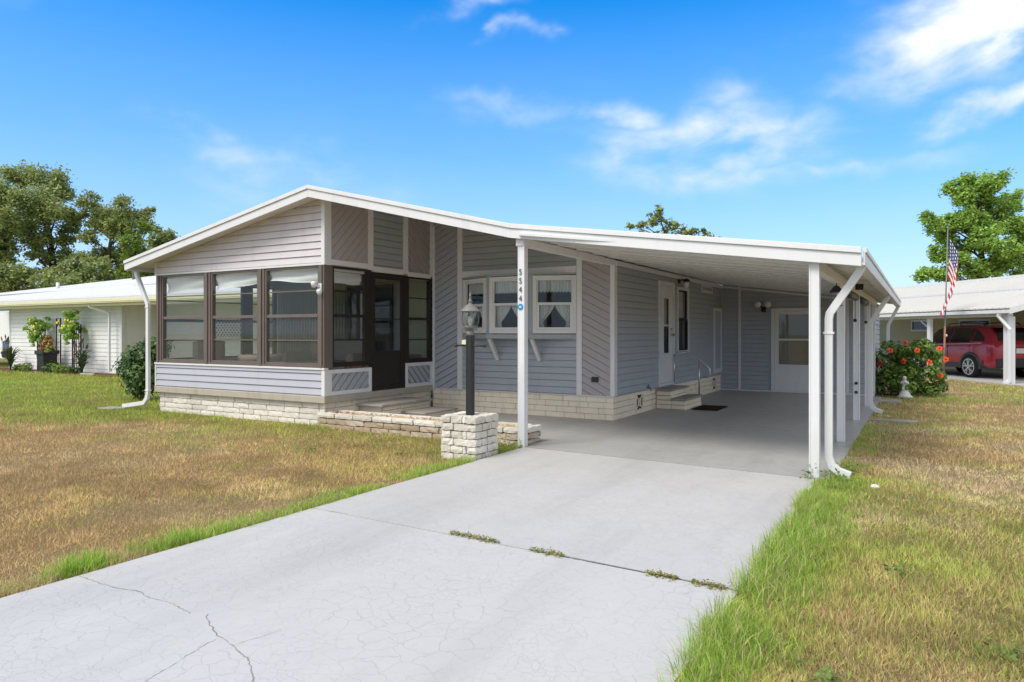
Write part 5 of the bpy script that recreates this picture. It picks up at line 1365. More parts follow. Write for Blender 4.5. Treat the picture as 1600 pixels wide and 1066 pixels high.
tree('cypress_tree', 1538, 48, [(1521, 284, 14), (1549, 288, 16), (1491, 292, 12), (1532, 299, 16), (1508, 312, 18), (1579, 304, 12), (1585, 320, 11), (1572, 332, 12), (1536, 322, 17), (1448, 342, 9), (1461, 355, 12), (1486, 350, 14), (1510, 344, 17), (1542, 350, 18), (1570, 345, 14), (1589, 357, 16), (1476, 372, 13), (1504, 380, 17), (1542, 378, 17), (1566, 391, 17), (1590, 391, 17), (1465, 398, 12), (1495, 410, 15), (1523, 418, 15), (1560, 410, 17), (1585, 415, 16), (1440, 430, 10), (1457, 428, 11), (1480, 432, 13), (1612, 400, 20), (1610, 360, 16), (1540, 430, 16)],
     .15, 560, ml_bright, 'tall light green tree with layered airy branches behind the metal roofed neighbour', 'tree', None, .34, lean=.1, deep=.8, wide=1.42)
tree('magnolia_tree', 1035, 34, [(1022, 342, 9), (1048, 352, 9), (1003, 352, 6), (1084, 361, 5), (1030, 330, 5), (1034, 372, 16), (1062, 384, 16), (1070, 360, 5), (985, 352, 4), (1100, 362, 3), (1010, 380, 16), (1000, 402, 20), (1042, 405, 22), (1082, 402, 20), (1108, 386, 12), (975, 396, 12), (1030, 432, 20), (1072, 428, 18)], .14, 330, ml_yoak, 'leafy tree top showing above the carport roof', 'tree', None, .16, wide=1.7)

# ------------------------------------------------------------------ neighbouring house on the left
def left_neighbour():
    t = thing('neighbour_house', (-24, 15, 0), 'low white sided house with cream eaves and white roof across the left lawn', 'house')
    Hn = lambda n, m, mb, b=0.0: part(t, n, m, mb, b)
    Y = 14.3; zt = 2.42
    Hn('siding', m_nwhite, siding(MB(), *FRONT(Y), [(-31.6, .04), (-24, .04), (-24, zt), (-31.6, zt)], ex=.15, dep=.014))
    Hn('siding', m_nwhite, siding(MB(), *FRONT(15.8), [(-24, .04), (-15.5, .04), (-15.5, zt), (-24, zt)], ex=.15, dep=.014))
    Hn('wall_core', m_nwhite, bx(-31.6, Y + .015, -.05, -24, 19, zt).box(-24, 15.815, -.05, -15.5, 19, zt).box(-46, 20, -.05, -31.6, 20.1, 2.6))
    Hn('corner_trim', m_white, MB().box(-24.06, Y - .03, 0, -23.94, Y + .1, zt), .004); Hn('corner_trim', m_white, MB().box(-31.66, Y - .03, 0, -31.54, Y + .1, zt), .004)
    Hn('foundation', m_brickw, bx(-24.0, Y - .012, -.05, -31.6, Y + .012, .04))
    # fascia, gutter and roof
    Hn('fascia', m_cream, bx(-40, 13.72, 2.36, -15.4, 13.76, 2.60), .004)
    Hn('gutter', m_cream, MB().box(-40, 13.60, 2.46, -15.4, 13.715, 2.50).box(-40, 13.585, 2.50, -15.4, 13.60, 2.60), .003)
    Hn('soffit', m_trim, bx(-40, 13.76, 2.42, -15.4, 15.81, 2.44))
    r = MB(); zr0, zr1 = 2.62, 0
    r.add([(-40, 13.60, 2.60), (-15.4, 13.60, 2.60), (-15.4, 17.2, 3.78), (-27.0, 17.2, 3.64), (-38.6, 17.2, 3.32), (-40, 17.2, 3.3), (-40, 13.6, 2.66), (-15.4, 13.6, 2.66), (-15.4, 17.2, 3.86), (-27.0, 17.2, 3.72), (-38.6, 17.2, 3.40), (-40, 17.2, 3.36)],
          [(0, 1, 2, 3, 4, 5)[::-1], (6, 7, 8, 9, 10, 11), (0, 1, 7, 6), (1, 2, 8, 7)])
    r.add([(-40, 17.2, 3.3), (-38.6, 17.2, 3.38), (-27, 17.2, 3.70), (-15.4, 17.2, 3.84), (-15.4, 22, 2.6), (-40, 22, 2.6)], [(0, 1, 2, 3, 4, 5)])
    Hn('roof', m_nroof, r)
    for x in np.arange(-39, -16, 1.22): pass
    s = MB(); s.hexa([(-40, 15.38, 3.005), (-15.4, 15.38, 3.255), (-15.4, 15.42, 3.27), (-40, 15.42, 3.02), (-40, 15.38, 3.03), (-15.4, 15.38, 3.285), (-15.4, 15.42, 3.295), (-40, 15.42, 3.045)]); Hn('roof_seam', m_galv, s)
    v = MB().lathe([(.10, 3.3), (.10, 3.98), (.22, 4.0), (.24, 4.06), (.14, 4.16), (.02, 4.20)], (-27.6, 17.0, 0), 12); Hn('roof_vent', m_galv, v)
    v = MB().lathe([(.07, 3.1), (.07, 3.66), (.02, 3.66)], (-33.0, 16.8, 0), 10); Hn('vent_pipe', m_nroof, v)
    Hn('downspout', m_white, MB().rtube([(-24.9, 13.7, 2.42), (-24.9, 13.72, 2.34), (-24.45, 14.0, 2.18), (-24.3, 14.05, 2.10), (-24.3, 14.05, .1)], .06, .08, (0, 1, 0)), .004)
    Hn('post', m_cream, MB().box(-32.95, 13.85, 0, -32.45, 14.1, 2.4), .006)
    l = MB()
    for k in range(-5, 11):
        for sgn in (1, -1):
            a = Vector((-20.9 + k * .16, 15.72 + .004 * sgn, 1.30)); b_ = a + Vector((.60, 0, .60)) if sgn > 0 else a + Vector((-.60, 0, .60))
            def cl(p, q):
                t0, t1 = 0, 1; d = q.x - p.x
                for lo, s_ in ((-20.9, 1), (-19.45, -1)):
                    x0, x1 = (p.x - lo) * s_, (q.x - lo) * s_
                    if x0 < 0 and x1 < 0: return None
                    if x0 < 0: t0 = max(t0, x0 / (x0 - x1))
                    if x1 < 0: t1 = min(t1, x0 / (x0 - x1))
                return (p.lerp(q, t0), p.lerp(q, t1)) if t1 - t0 > .05 else None
            c = cl(a, b_)
            if c: l.beam(c[0], c[1], .010, .042, (1, 0, 0))
    Hn('lattice_shade_sheet', m_dark, bx(-20.93, 15.75, 1.27, -19.42, 15.775, 1.93))  # near-black sheet standing in for the shaded opening behind the lattice
    ring(l, 'y', 15.69, 15.745, -20.95, 1.25, -19.40, 1.95, .05)
    Hn('lattice', m_white, l)
    Hn('window', m_white, ring(MB(), 'y', 15.74, 15.80, -18.9, .9, -17.9, 2.1, .07))
    Hn('window_pane', m_glassdk, bx(-18.83, 15.765, .97, -17.97, 15.775, 2.03))
left_neighbour()

tag(MB().rough(-31.5, 13.45, -.04, -22.8, 14.28, .02, .35, .01, .01).put('planting_bed', m_mulch), kind='structure')
def edging():
    for i, x in enumerate((-24.9, -24.5)):
        o = MB().rough(x, 13.36, -.03, x + .36, 13.52, .07, .06, .01, .02).put('edging_stone', m_concrete)
        tag(o, 'pale stone edging the left neighbour planting bed', 'edging', 'edging stones of the planting bed')
edging()

def trellis(x, y, h, w, nb, label, arch=False):
    t = thing('trellis', (x, y, 0), label, 'trellis')
    m = MB(); m2 = MB()
    for q in (-1, 1): m.box(x + q * w - .018, y - .018, -.05, x + q * w + .018, y + .018, h)
    part(t, 'upright', m_black, m)
    if arch:
        for q in (-1, 1): m2.tube([(x + q * w, y, h), (x - q * w, y, h - .35)], .010, 6)
        m2.tube([(x - w, y, h), (x + w, y, h)], .010, 6).tube([(x - w, y, h - .35), (x, y, h - .22), (x + w, y, h - .35)], .01, 6).tube([(x - .02, y, .2), (x - .02, y, h - .4)], .008, 6).tube([(x - w * 1.3, y, 1.1), (x + w * 1.3, y, 1.1)], .014, 6)
    else:
        for k in range(nb): m2.box(x - w + 2 * w * (k + 1) / (nb + 1) - .008, y - .012, .1, x - w + 2 * w * (k + 1) / (nb + 1) + .008, y + .012, h - .05)
        for z in np.arange(.35, h, .3): m2.box(x - w, y - .02, z, x + w, y - .008, z + .022)
    part(t, 'bars', m_black, m2)
    return t
trellis(-28.55, 13.95, 1.75, .26, 3, 'black trellis under the left flowering vine against the white wall')
trellis(-27.55, 14.05, 1.98, .14, 1, 'narrow bare black trellis behind the dark plant pot', True)
trellis(-26.15, 13.95, 1.75, .27, 3, 'black trellis under the right flowering vine against the white wall')
for (x, z, r, lab) in ((-28.55, 1.62, .40, 'yellow flowering vine ball on the left trellis'), (-26.15, 1.78, .45, 'larger yellow flowering vine ball on the right trellis')):
    bl = [(random.uniform(-1, 1) * r * .75, random.uniform(-.75, .7) * r, random.uniform(-1.15, .95) * r, r * random.uniform(.22, .40)) for _ in range(30)] + [(-r * .9, -.05, -r * 1.2, .12), (-r * .7, -.05, -r * 1.6, .09), (r * .5, -.05, -r * 1.1, .12)]
    t = thing('flowering_vine', (x, 13.85, z - r), lab, 'vine')
    pts, nr = clump_points([(x + b[0], 13.85 + b[1], z + b[2], b[3]) for b in bl], 3200, .3)
    np_mesh('foliage', leaves(pts, .055, .3, .55), 4, ml_bright, t)
    st = MB()
    for k in range(5): st.tube([(x + random.uniform(-.2, .2), 13.9, .0), (x + random.uniform(-.2, .2), 13.88, .9), (x + random.uniform(-.2, .2), 13.86, z)], .008, 5)
    part(t, 'stems', m_bark, st)
    for k in range(9):
        a = random.uniform(0, 6.28); q = random.uniform(.2, .95) * r
        p = (x + q * math.cos(a) + .12, 13.85 - r * random.uniform(.6, 1.0), z + q * math.sin(a) * .9)
        part(t, 'flower', m_yflower, MB().ball(p, random.uniform(.035, .055), 7, 5, (1, .6, 1)))

def pot():
    x, y = -27.75, 13.75
    t = thing('plant_pot', (x, y, 0), 'large black tapered square plant pot standing before the white wall', 'plant pot')
    m = MB().hexa([(x - .19, y - .19, 0), (x + .19, y - .19, 0), (x + .19, y + .19, 0), (x - .19, y + .19, 0), (x - .25, y - .25, .66), (x + .25, y - .25, .66), (x + .25, y + .25, .66), (x - .25, y + .25, .66)])
    part(t, 'body', m_plant_pot, m, .015)
    part(t, 'rim', m_plant_pot, MB().box(x - .29, y - .29, .66, x + .29, y - .22, .80).box(x - .29, y + .22, .66, x + .29, y + .29, .80).box(x - .29, y - .22, .66, x - .22, y + .22, .80).box(x + .22, y - .22, .66, x + .29, y + .22, .80), .012)
    part(t, 'soil', m_mulch, bx(x - .225, y - .225, .66, x + .225, y + .225, .74))
    c = leaf_mat('croton_leaf', [(0, (0.10, 0.13, 0.02)), (0.35, (0.22, 0.17, 0.03)), (0.65, (0.36, 0.10, 0.03)), (1, (0.42, 0.20, 0.05))], .4, .3)
    bush('croton_plant', (x, y, .74), [(0, 0, .28, .22), (.12, 0, .42, .18), (-.05, 0, .16, .22), (.22, 0, .18, .2), (-.22, 0, .12, .16), (.02, 0, .52, .13)], .06, 1700, c, 'orange and green leaved croton growing in the black pot', 'plant', stems=5)
    bush('trailing_plant', (x + .26, y - .1, .72), [(0, 0, .08, .15), (.1, -.05, .02, .14), (.12, 0, .16, .1)], .05, 2200, ml_vine, 'small green plant spilling over the right rim of the black pot', 'plant', stems=2)
pot()

def strap_plant(x, y, h, n, spread, label, heads=4):
    t = thing('strap_leaf_plant', (x, y, 0), label, 'plant', 'strap leaved plants along the white wall')
    mb = MB()
    for i in range(n):
        a = random.uniform(0, 6.283); out = random.uniform(.25, 1.0) * spread; hh = h * random.uniform(.45, 1.0); w = random.uniform(.018, .036)
        d = Vector((math.cos(a), math.sin(a) * .6, 0)); s = Vector((-d.y, d.x, 0)).normalized() * w
        P = [Vector((x, y, 0)) + d * out * q ** 1.6 + Vector((0, 0, hh * (1 - (1 - q) ** 1.7) - (.25 * hh * q ** 4))) for q in (0, .25, .5, .75, 1)]
        W = (.7, 1, .95, .7, .1)
        vs = []
        for p, k in zip(P, W): vs += [p - s * k, p + Vector((0, 0, -.008)), p + s * k]
        mb.add(vs, [(j * 3 + c, j * 3 + c + 1, j * 3 + c + 4, j * 3 + c + 3) for j in range(4) for c in range(2)], True)
    part(t, 'leaves', m_strap, mb)
    st = MB()
    for i in range(heads):
        a = random.uniform(-.9, .9); p = Vector((x + a * spread * .9, y - .05, h * random.uniform(1.0, 1.25)))
        st.tube([(x, y, .05), (x + a * spread * .5, y - .02, p.z * .6), p - Vector((a * .1, 0, .2))], .008, 5).tube([p - Vector((a * .1, 0, .2)), p - Vector((a * .05, 0, .1)), p], [.012, .028, .006], 6)
    part(t, 'flower_stalks', m_strap2, st)
m_strap = leaf_mat('strap_leaf', [(0, (0.030, 0.055, 0.018)), (0.6, (0.060, 0.095, 0.035)), (1, (0.10, 0.13, 0.06))], .4, .25)
m_strap2 = paint('dark_seed_head', (0.055, 0.055, 0.045), .8, .3, 20, 0)
strap_plant(-30.4, 13.75, 1.15, 46, .75, 'strap leaved plant at the left end of the white wall', 3)
strap_plant(-25.35, 13.7, 1.05, 46, .70, 'strap leaved plant with dark seed heads below the right trellis', 9)
for i, (x, r, lab) in enumerate(((-29.5, .22, 'low green plant left of the left trellis'), (-28.95, .24, 'low green plant at the foot of the left trellis'), (-27.1, .30, 'low green plant at the right of the black pot'), (-26.65, .26, 'low green plant left of the right trellis'), (-25.75, .22, 'low green plant at the foot of the right trellis'))):
    bush('border_plant', (x, 13.6, 0), [(0, 0, r * .7, r), (r * .6, 0, r * .5, r * .7), (-r * .6, .05, r * .5, r * .7)], .06, 1600, ml_vine if i % 2 else ml_shrub, lab, 'plant', 'border plants along the white wall', stems=3)

# ------------------------------------------------------------------ neighbouring carport on the right
def right_neighbour():
    b = spot(1577, 19.96)
    t = thing('neighbour_carport', b, 'cream sided neighbouring house with pale ribbed metal roof and open white carport', 'house', None, YAW + R(5), True)
    Hn = lambda n, m, mb, bv=0.0: part(t, n, m, mb, bv)
    y1 = 13.0
    zq = lambda x: 2.15 + (x + .28) * .255
    Hn('roof', m_metalroof, MB().hexa([(-.28, -.35, 2.13), (5.0, -.35, zq(5.0) - .03), (5.0, y1, zq(5) - .03), (-.28, y1, 2.13), (-.28, -.35, 2.16), (5.0, -.35, zq(5.0)), (5.0, y1, zq(5.0)), (-.28, y1, 2.16)]).hexa([(5.0, -.35, zq(5) - .03), (10.5, -.35, 2.13), (10.5, y1, 2.13), (5.0, y1, zq(5) - .03), (5.0, -.35, zq(5)), (10.5, -.35, 2.16), (10.5, y1, 2.16), (5, y1, zq(5))]))
    rb = MB()
    for y in np.arange(-.3, y1, .228):
        for xa, xb in ((-.33, 2.35), (2.30, 5.02)):
            rb.hexa([(xa, y, zq(xa) - .01), (xb, y, zq(xb) - .01), (xb, y + .07, zq(xb) - .01), (xa, y + .07, zq(xa) - .01), (xa, y + .018, zq(xa) + .032), (xb, y + .018, zq(xb) + .032), (xb, y + .052, zq(xb) + .032), (xa, y + .052, zq(xa) + .032)])
    Hn('roof_ribs', m_metalroof, rb)
    cp = MB().hexa([(2.22, -.36, zq(2.22) + .01), (2.42, -.36, zq(2.42) + .01), (2.42, y1, zq(2.42) + .01), (2.22, y1, zq(2.22) + .01), (2.22, -.36, zq(2.22) + .05), (2.42, -.36, zq(2.42) + .06), (2.42, y1, zq(2.42) + .06), (2.22, y1, zq(2.22) + .05)])
    Hn('roof_seam', m_metalroof, cp)
    Hn('ridge_cap', m_metalroof, MB().prism([(4.85, zq(4.85) + .02), (5.0, zq(5) + .075), (5.15, zq(4.85) + .02)], 'y', -.37, y1))
    Hn('beam', m_white, MB().box(-.09, -.06, 1.915, .07, y1, 2.10).box(-.31, -.36, 2.00, -.20, y1, 2.10), .005)
    Hn('fascia', m_white, MB().hexa([(-.30, -.40, 1.98), (5.0, -.40, zq(5) - .16), (5.0, -.36, zq(5) - .16), (-.30, -.36, 1.98), (-.30, -.40, 2.17), (5.0, -.40, zq(5) + .02), (5.0, -.36, zq(5) + .02), (-.30, -.36, 2.17)]), .004)
    for y in (0, 3.35, 6.7, 10.0): Hn('post', m_white, bx(-.10 if y == 0 else -.06, y - .1, -.02, .10 if y == 0 else .06, y + .10 if y == 0 else y + .03, 1.914), .006)
    Hn('downspout', m_white, MB().rtube([(-.26, .05, 2.0), (-.26, .08, 1.92), (-.14, -.18, 1.55), (-.14, -.16, 1.45), (-.14, -.16, .12), (-.20, -.16, .05), (-.34, -.16, .03)], .06, .08, (0, 1, 0)), .004)
    br = MB()
    for k in range(5): br.ball((.04, 3.45 + .09 * k, 1.62 + .055 * k), .035, 6, 4)
    br.tube([(.04, 3.4, 1.58), (.04, 3.9, 1.9)], .02, 6).tube([(.04, 3.4, 1.78), (.04, 3.75, 1.9)], .015, 6); Hn('bracket', m_white, br)
    x = 3.7; hs = [(1.0, 1.0, 2.2, 1.9), (5.2, 1.30, 6.8, 1.95), (8.2, 1.5, 9.6, 1.98)]
    s = MB(); c = MB()
    for a, z0, b_, z1 in cells(-1.5, .02, y1, 2.9, hs):
        siding(s, (x, 0, 0), (0, 1, 0), (0, 0, 1), (-1, 0, 0), [(a, z0), (b_, z0), (b_, z1), (a, z1)], ex=.12); c.box(x + .012, a, z0, x + .1, b_, z1)
    Hn('siding', m_creamw, s); Hn('wall_core', m_creamw, c)
    s = MB(); siding(s, (0, -1.5, 0), (1, 0, 0), (0, 0, 1), (0, -1, 0), [(x, .02), (10, .02), (10, 2.4), (5.2, 3.3), (x, 2.9)], ex=.12); Hn('siding', m_creamw, s)
    for a, z0, b_, z1 in hs:
        o = Hn('window', m_white, ring(MB(), 'x', x - .04, x + .03, a, z0, b_, z1, .07), .003)
        part(o, 'pane', m_glassdk, bx(x + .0, a + .07, z0 + .07, x + .006, b_ - .07, z1 - .07)); part(o, 'backing', m_dark, bx(x + .06, a + .05, z0 + .05, x + .08, b_ - .05, z1 - .05))
    sl = MB().box(-.25, -1.6, -.10, 3.7, y1, .012).put('neighbour_driveway', m_ndrive, None); sl.location = b; sl.rotation_euler = (0, 0, YAW + R(5)); tag(sl, kind='structure')
    sl = MB().box(-.3, -14, -.10, 3.6, -1.62, .012).put('neighbour_driveway', m_ndrive, None); sl.location = b; sl.rotation_euler = (0, 0, YAW + R(5)); tag(sl, kind='structure')
    return b
NB = right_neighbour()

# ------------------------------------------------------------------ cars
m_red = Mat('dark_red_car_paint'); m_red.base((0.33, 0.010, 0.028)); m_red.set(Roughness=0.32, Metallic=0.1); m_red.b.inputs['Coat Weight'].default_value = 0.6; m_red.b.inputs['Coat Roughness'].default_value = 0.04; m_red = m_red.m
m_blk = Mat('black_car_paint'); m_blk.base((0.012, 0.012, 0.014)); m_blk.set(Roughness=0.25); m_blk.b.inputs['Coat Weight'].default_value = 0.9; m_blk = m_blk.m
m_clad = paint('black_plastic_cladding', (0.028, 0.028, 0.030), .6, .1, 10, .05)
m_rub = paint('tyre_rubber', (0.016, 0.016, 0.017), .85, .2, 10, .1, spec=.2)
m_rim = paint('machined_alloy', (0.60, 0.60, 0.62), .25, .05, 10, 0, metallic=.9)
m_cglass = Mat('tinted_car_glass'); m_cglass.base((0.008, 0.009, 0.010)); m_cglass.set(Roughness=0.04); m_cglass.b.inputs['Specular IOR Level'].default_value = .8; m_cglass = m_cglass.m
m_tail = paint('tail_light_red', (0.45, 0.01, 0.015), .15, .1, 10, 0, spec=.7)
m_plate = paint('licence_plate', (0.70, 0.71, 0.70), .5, .06, 30, 0)
def suv(loc, rz, paint_, label, scale=1.0):
    t = thing('suv', loc, label, 'car', None, rz, True)
    Yk = [-.96, -.94, -.86, -.70, -.45, 0, .8, 1.5, 2.0, 2.45, 2.7, 3.2, 3.55, 3.66]
    topk = [1.00, 1.07, 1.15, 1.40, 1.60, 1.665, 1.69, 1.66, 1.50, 1.22, 1.10, 1.03, .92, .78]
    beltk = [.98, 1.04, 1.08, 1.10, 1.10, 1.08, 1.05, 1.03, 1.02, 1.02, 1.0, .96, .86, .74]
    wk = [.74, .80, .88, .915, .92, .925, .925, .925, .92, .92, .915, .89, .80, .66]
    rk = [.70, .72, .72, .66, .62, .62, .63, .62, .62, .68, .76, .76, .70, .60]
    zbk = [.50, .40, .36, .33, .32, .32, .32, .32, .32, .32, .32, .34, .38, .45]
    ys = np.concatenate([np.linspace(-.96, -.4, 16), np.linspace(-.3, 3.0, 40), np.linspace(3.08, 3.66, 10)])
    I = lambda k, y: float(np.interp(y, Yk, k))
    def sec(y):
        top, be, w, r, zb = I(topk, y), I(beltk, y), I(wk, y), I(rk, y), I(zbk, y)
        be = min(be, top - .02)
        h = [(0, zb), (w * .90, zb), (w * .985, zb + .10), (w, .58), (w * .985, .74), (w * .995, be - .12), (w * .965, be)]
        h += [(w * .965 + (r - w * .965) * q, be + (top - .05 - be) * q) for q in (.35, .7, 1.0)]
        h += [(r - .05, top - .018), (r - .16, top), (0, top + .008)]
        return h
    S = [sec(y) for y in ys]; n = len(S[0]); mb = MB(); vs = []
    for y, h in zip(ys, S):
        for x, z in h: vs.append((-x, y, z))
        for x, z in h[::-1][1:-1]: vs.append((x, y, z))
    m = 2 * n - 2
    fs = [(i * m + k, (i + 1) * m + k, (i + 1) * m + (k + 1) % m, i * m + (k + 1) % m) for i in range(len(ys) - 1) for k in range(m)] + [list(range(m)), list(range((len(ys) - 1) * m, len(ys) * m))[::-1]]
    mb.add(vs, fs, True)
    part(t, 'body', paint_, mb)
    for sx in (-1, 1):
        for ya, yb, nm in ((-.50, .02, 0), (.08, 1.02, 1), (1.10, 2.02, 2)):
            g = MB(); vs = []; k = 12
            for i in range(k + 1):
                y = ya + (yb - ya) * i / k; top, be, w, r = I(topk, y), I(beltk, y), I(wk, y) * .965, I(rk, y)
                hi = top - .05 - be
                for q in ((.10, .5, .92) if nm else (.16, .5, .86)):
                    if nm == 0: q = .16 + (q - .16) * min(1, .25 + (y - ya) / (yb - ya) * .9)
                    vs.append((sx * (w + (r - w) * q + .010), y, be + hi * q + .006))
            g.add(vs, [(i * 3 + c, i * 3 + 3 + c, i * 3 + 4 + c, i * 3 + 1 + c) for i in range(k) for c in range(2)], True)
            part(t, 'side_window', m_cglass, g)
        part(t, 'window_trim', m_rim, MB().tube([(sx * (I(wk, y) * .965 + .012), y, I(beltk, y) + .012) for y in np.linspace(-.48, 2.2, 14)], .013, 6))
        part(t, 'roof_rail', m_black, MB().tube([(sx * .60, -.25, 1.66), (sx * .60, -.15, 1.73), (sx * .60, .7, 1.765), (sx * .60, 1.35, 1.735), (sx * .60, 1.45, 1.66)], .02, 6))
        part(t, 'cladding', m_clad, MB().box(sx * .80, .40, .30, sx * .945, 2.28, .47), .02)
        mi = MB().ball((sx * 1.02, 1.92, 1.10), .11, 10, 6, (.9, .6, .7)).tube([(sx * .88, 1.92, 1.06), (sx * 1.0, 1.92, 1.08)], .025, 6); part(t, 'mirror', paint_, mi)
        for y in (.28, 1.25): part(t, 'door_handle', paint_, MB().box(sx * .915, y, .90, sx * .95, y + .17, .925), .006)
        part(t, 'door_seam', m_black, MB().box(sx * .90, 1.055, .48, sx * .926, 1.063, 1.03).box(sx * .90, .04, .75, sx * .924, .048, 1.05))
        part(t, 'tail_light', m_tail, MB().hexa([(sx * .50, -.975, .99), (sx * .86, -.915, .97), (sx * .935, -.60, 1.02), (sx * .70, -.60, 1.02), (sx * .50, -.955, 1.06), (sx * .84, -.885, 1.07), (sx * .925, -.60, 1.065), (sx * .70, -.60, 1.065)]), .006)
        for y in (0, 2.69):
            # wheel arch cladding, wheel housing, tyre, rim
            a = MB(); k = 18; vs = []
            for i in range(k + 1):
                an = -.12 + (math.pi + .24) * i / k
                for rr, xx in ((.385, .90), (.385, .948), (.47, .944), (.485, .90)): vs.append((sx * xx, y + rr * math.cos(an), .345 + rr * math.sin(an)))
            a.add(vs, [(i * 4 + c, i * 4 + c + 1, i * 4 + c + 5, i * 4 + c + 4) for i in range(k) for c in range(3)], True); part(t, 'wheel_arch', m_clad, a)
            hs = MB(); hs.add([(sx * .934, y, .345)] + [(sx * .934, y + .392 * math.cos(6.2832 * i / 28), max(.25, .345 + .392 * math.sin(6.2832 * i / 28))) for i in range(28)], [(0, 1 + i, 1 + (i + 1) % 28) for i in range(28)]); part(t, 'wheel_housing', m_rub, hs)
            w = MB(); prof = [(.22, .0), (.255, .0), (.325, .012), (.348, .035), (.352, .10), (.345, .20), (.30, .23)]; kk = 30; vs = []
            for rr, dx in prof:
                for i in range(kk): vs.append((sx * (.975 - dx), y + rr * math.cos(6.2832 * i / kk), .352 + rr * math.sin(6.2832 * i / kk)))
            w.add(vs, [(j * kk + i, j * kk + (i + 1) % kk, (j + 1) * kk + (i + 1) % kk, (j + 1) * kk + i) for j in range(len(prof) - 1) for i in range(kk)], True)
            wh = part(t, 'wheel', m_rub, w)
            r = MB()
            for i in range(10):
                an = 6.2832 * (i // 2) / 5 + (.22 if i % 2 else -.22) + .3; d = (math.cos(an), math.sin(an)); a0 = 6.2832 * (i // 2) / 5 + .3; e = (math.cos(a0), math.sin(a0))
                r.beam((sx * .972, y + e[0] * .05, .352 + e[1] * .05), (sx * .965, y + d[0] * .245, .352 + d[1] * .245), .034, .03, (sx, 0, 0))
            for q in range(24):
                a0, a1 = 6.2832 * q / 24, 6.2832 * (q + 1) / 24
                r.beam((sx * .966, y + .248 * math.cos(a0), .352 + .248 * math.sin(a0)), (sx * .966, y + .248 * math.cos(a1), .352 + .248 * math.sin(a1)), .03, .022, (sx, 0, 0))
            r.tube([(sx * .955, y, .352), (sx * .985, y, .352)], .06, 14); part(wh, 'rim', m_rim, r)
            bk = MB(); bk.add([(sx * .955, y + .24 * math.cos(6.2832 * i / 20), .352 + .24 * math.sin(6.2832 * i / 20)) for i in range(20)], [list(range(20))]); part(wh, 'rim_well', m_black, bk)
    g = MB(); vs = []
    for i in range(7):
        y = -.845 + .36 * i / 6
        for q in (-1, -.5, 0, .5, 1): vs.append((q * (I(rk, y) - .09), y - .008, I(topk, y) + .012))
    g.add(vs, [(i * 5 + c, i * 5 + c + 1, i * 5 + 6 + c, i * 5 + 5 + c) for i in range(6) for c in range(4)], True); part(t, 'rear_window', m_cglass, g)
    g = MB(); vs = []
    for i in range(7):
        y = 1.62 + .78 * i / 6
        for q in (-1, -.5, 0, .5, 1): vs.append((q * (I(rk, y) - .06), y + .006, I(topk, y) + .014))
    g.add(vs, [(i * 5 + c, i * 5 + c + 1, i * 5 + 6 + c, i * 5 + 5 + c) for i in range(6) for c in range(4)], True); part(t, 'windscreen', m_cglass, g)
    part(t, 'spoiler', paint_, MB().hexa([(-.60, -.66, 1.60), (.60, -.66, 1.60), (.58, -.35, 1.63), (-.58, -.35, 1.63), (-.58, -.64, 1.635), (.58, -.64, 1.635), (.56, -.35, 1.665), (-.56, -.35, 1.665)]), .01)
    part(t, 'rear_bumper', m_clad, MB().hexa([(-.72, -.99, .36), (.72, -.99, .36), (.93, -.50, .34), (-.93, -.50, .34), (-.78, -1.02, .64), (.78, -1.02, .64), (.945, -.52, .60), (-.945, -.52, .60)]), .03)
    part(t, 'front_bumper', m_clad, MB().hexa([(-.92, 3.15, .34), (.92, 3.15, .34), (.68, 3.68, .38), (-.68, 3.68, .38), (-.93, 3.15, .60), (.93, 3.15, .60), (.70, 3.70, .62), (-.70, 3.70, .62)]), .03)
    part(t, 'licence_plate', m_plate, MB().box(-.16, -.985, .80, .16, -.965, .95), .004)
    part(t, 'tailgate_strip', m_black, MB().box(-.46, -.975, .985, .46, -.958, 1.01))
    part(t, 'exhaust', m_alum, MB().tube([(-.5, -1.0, .34), (-.5, -.7, .34)], .035, 10))
    t.scale = (scale,) * 3
    return t
rz_ = YAW + R(5)
def nb_local(x, y): return Vector((NB.x + x * math.cos(rz_) - y * math.sin(rz_), NB.y + x * math.sin(rz_) + y * math.cos(rz_), .014))
suv(nb_local(1.70, 2.50), rz_ - R(1), m_red, 'dark red sport utility vehicle parked under the neighbouring white carport')
suv(Vector((-33.6, 16.2, 0)), R(4), m_blk, 'black vehicle parked in the left neighbour carport, mostly cut by the picture edge')

# ------------------------------------------------------------------ grass and weeds
def blades(x, y, h, w, lean, colr, z=-.022, two=False):
    n = len(x); a = rng.uniform(0, 2 * math.pi, n); b = rng.uniform(0, 2 * math.pi, n)
    base = np.stack([x, y, np.full(n, z)], 1)
    side = np.stack([np.cos(a), np.sin(a), np.zeros(n)], 1) * w[:, None]
    ln = rng.random(n) * lean
    tip = base + np.stack([np.cos(b) * ln * h, np.sin(b) * ln * h, h * np.sqrt(np.clip(1 - (ln * .75) ** 2, .08, 1))], 1)
    mid = base + (tip - base) * .55 + np.stack([-np.cos(b) * ln * h * .16, -np.sin(b) * ln * h * .16, h * .10], 1)
    if two: v = np.stack([base - side, base + side, mid + side * .8, mid - side * .8, mid - side * .8, mid + side * .8, tip + side * .12, tip - side * .12], 1).reshape(-1, 3); colr = np.repeat(colr, 2, axis=0)
    else: v = np.stack([base - side, base + side, tip], 1).reshape(-1, 3)
    return v, colr
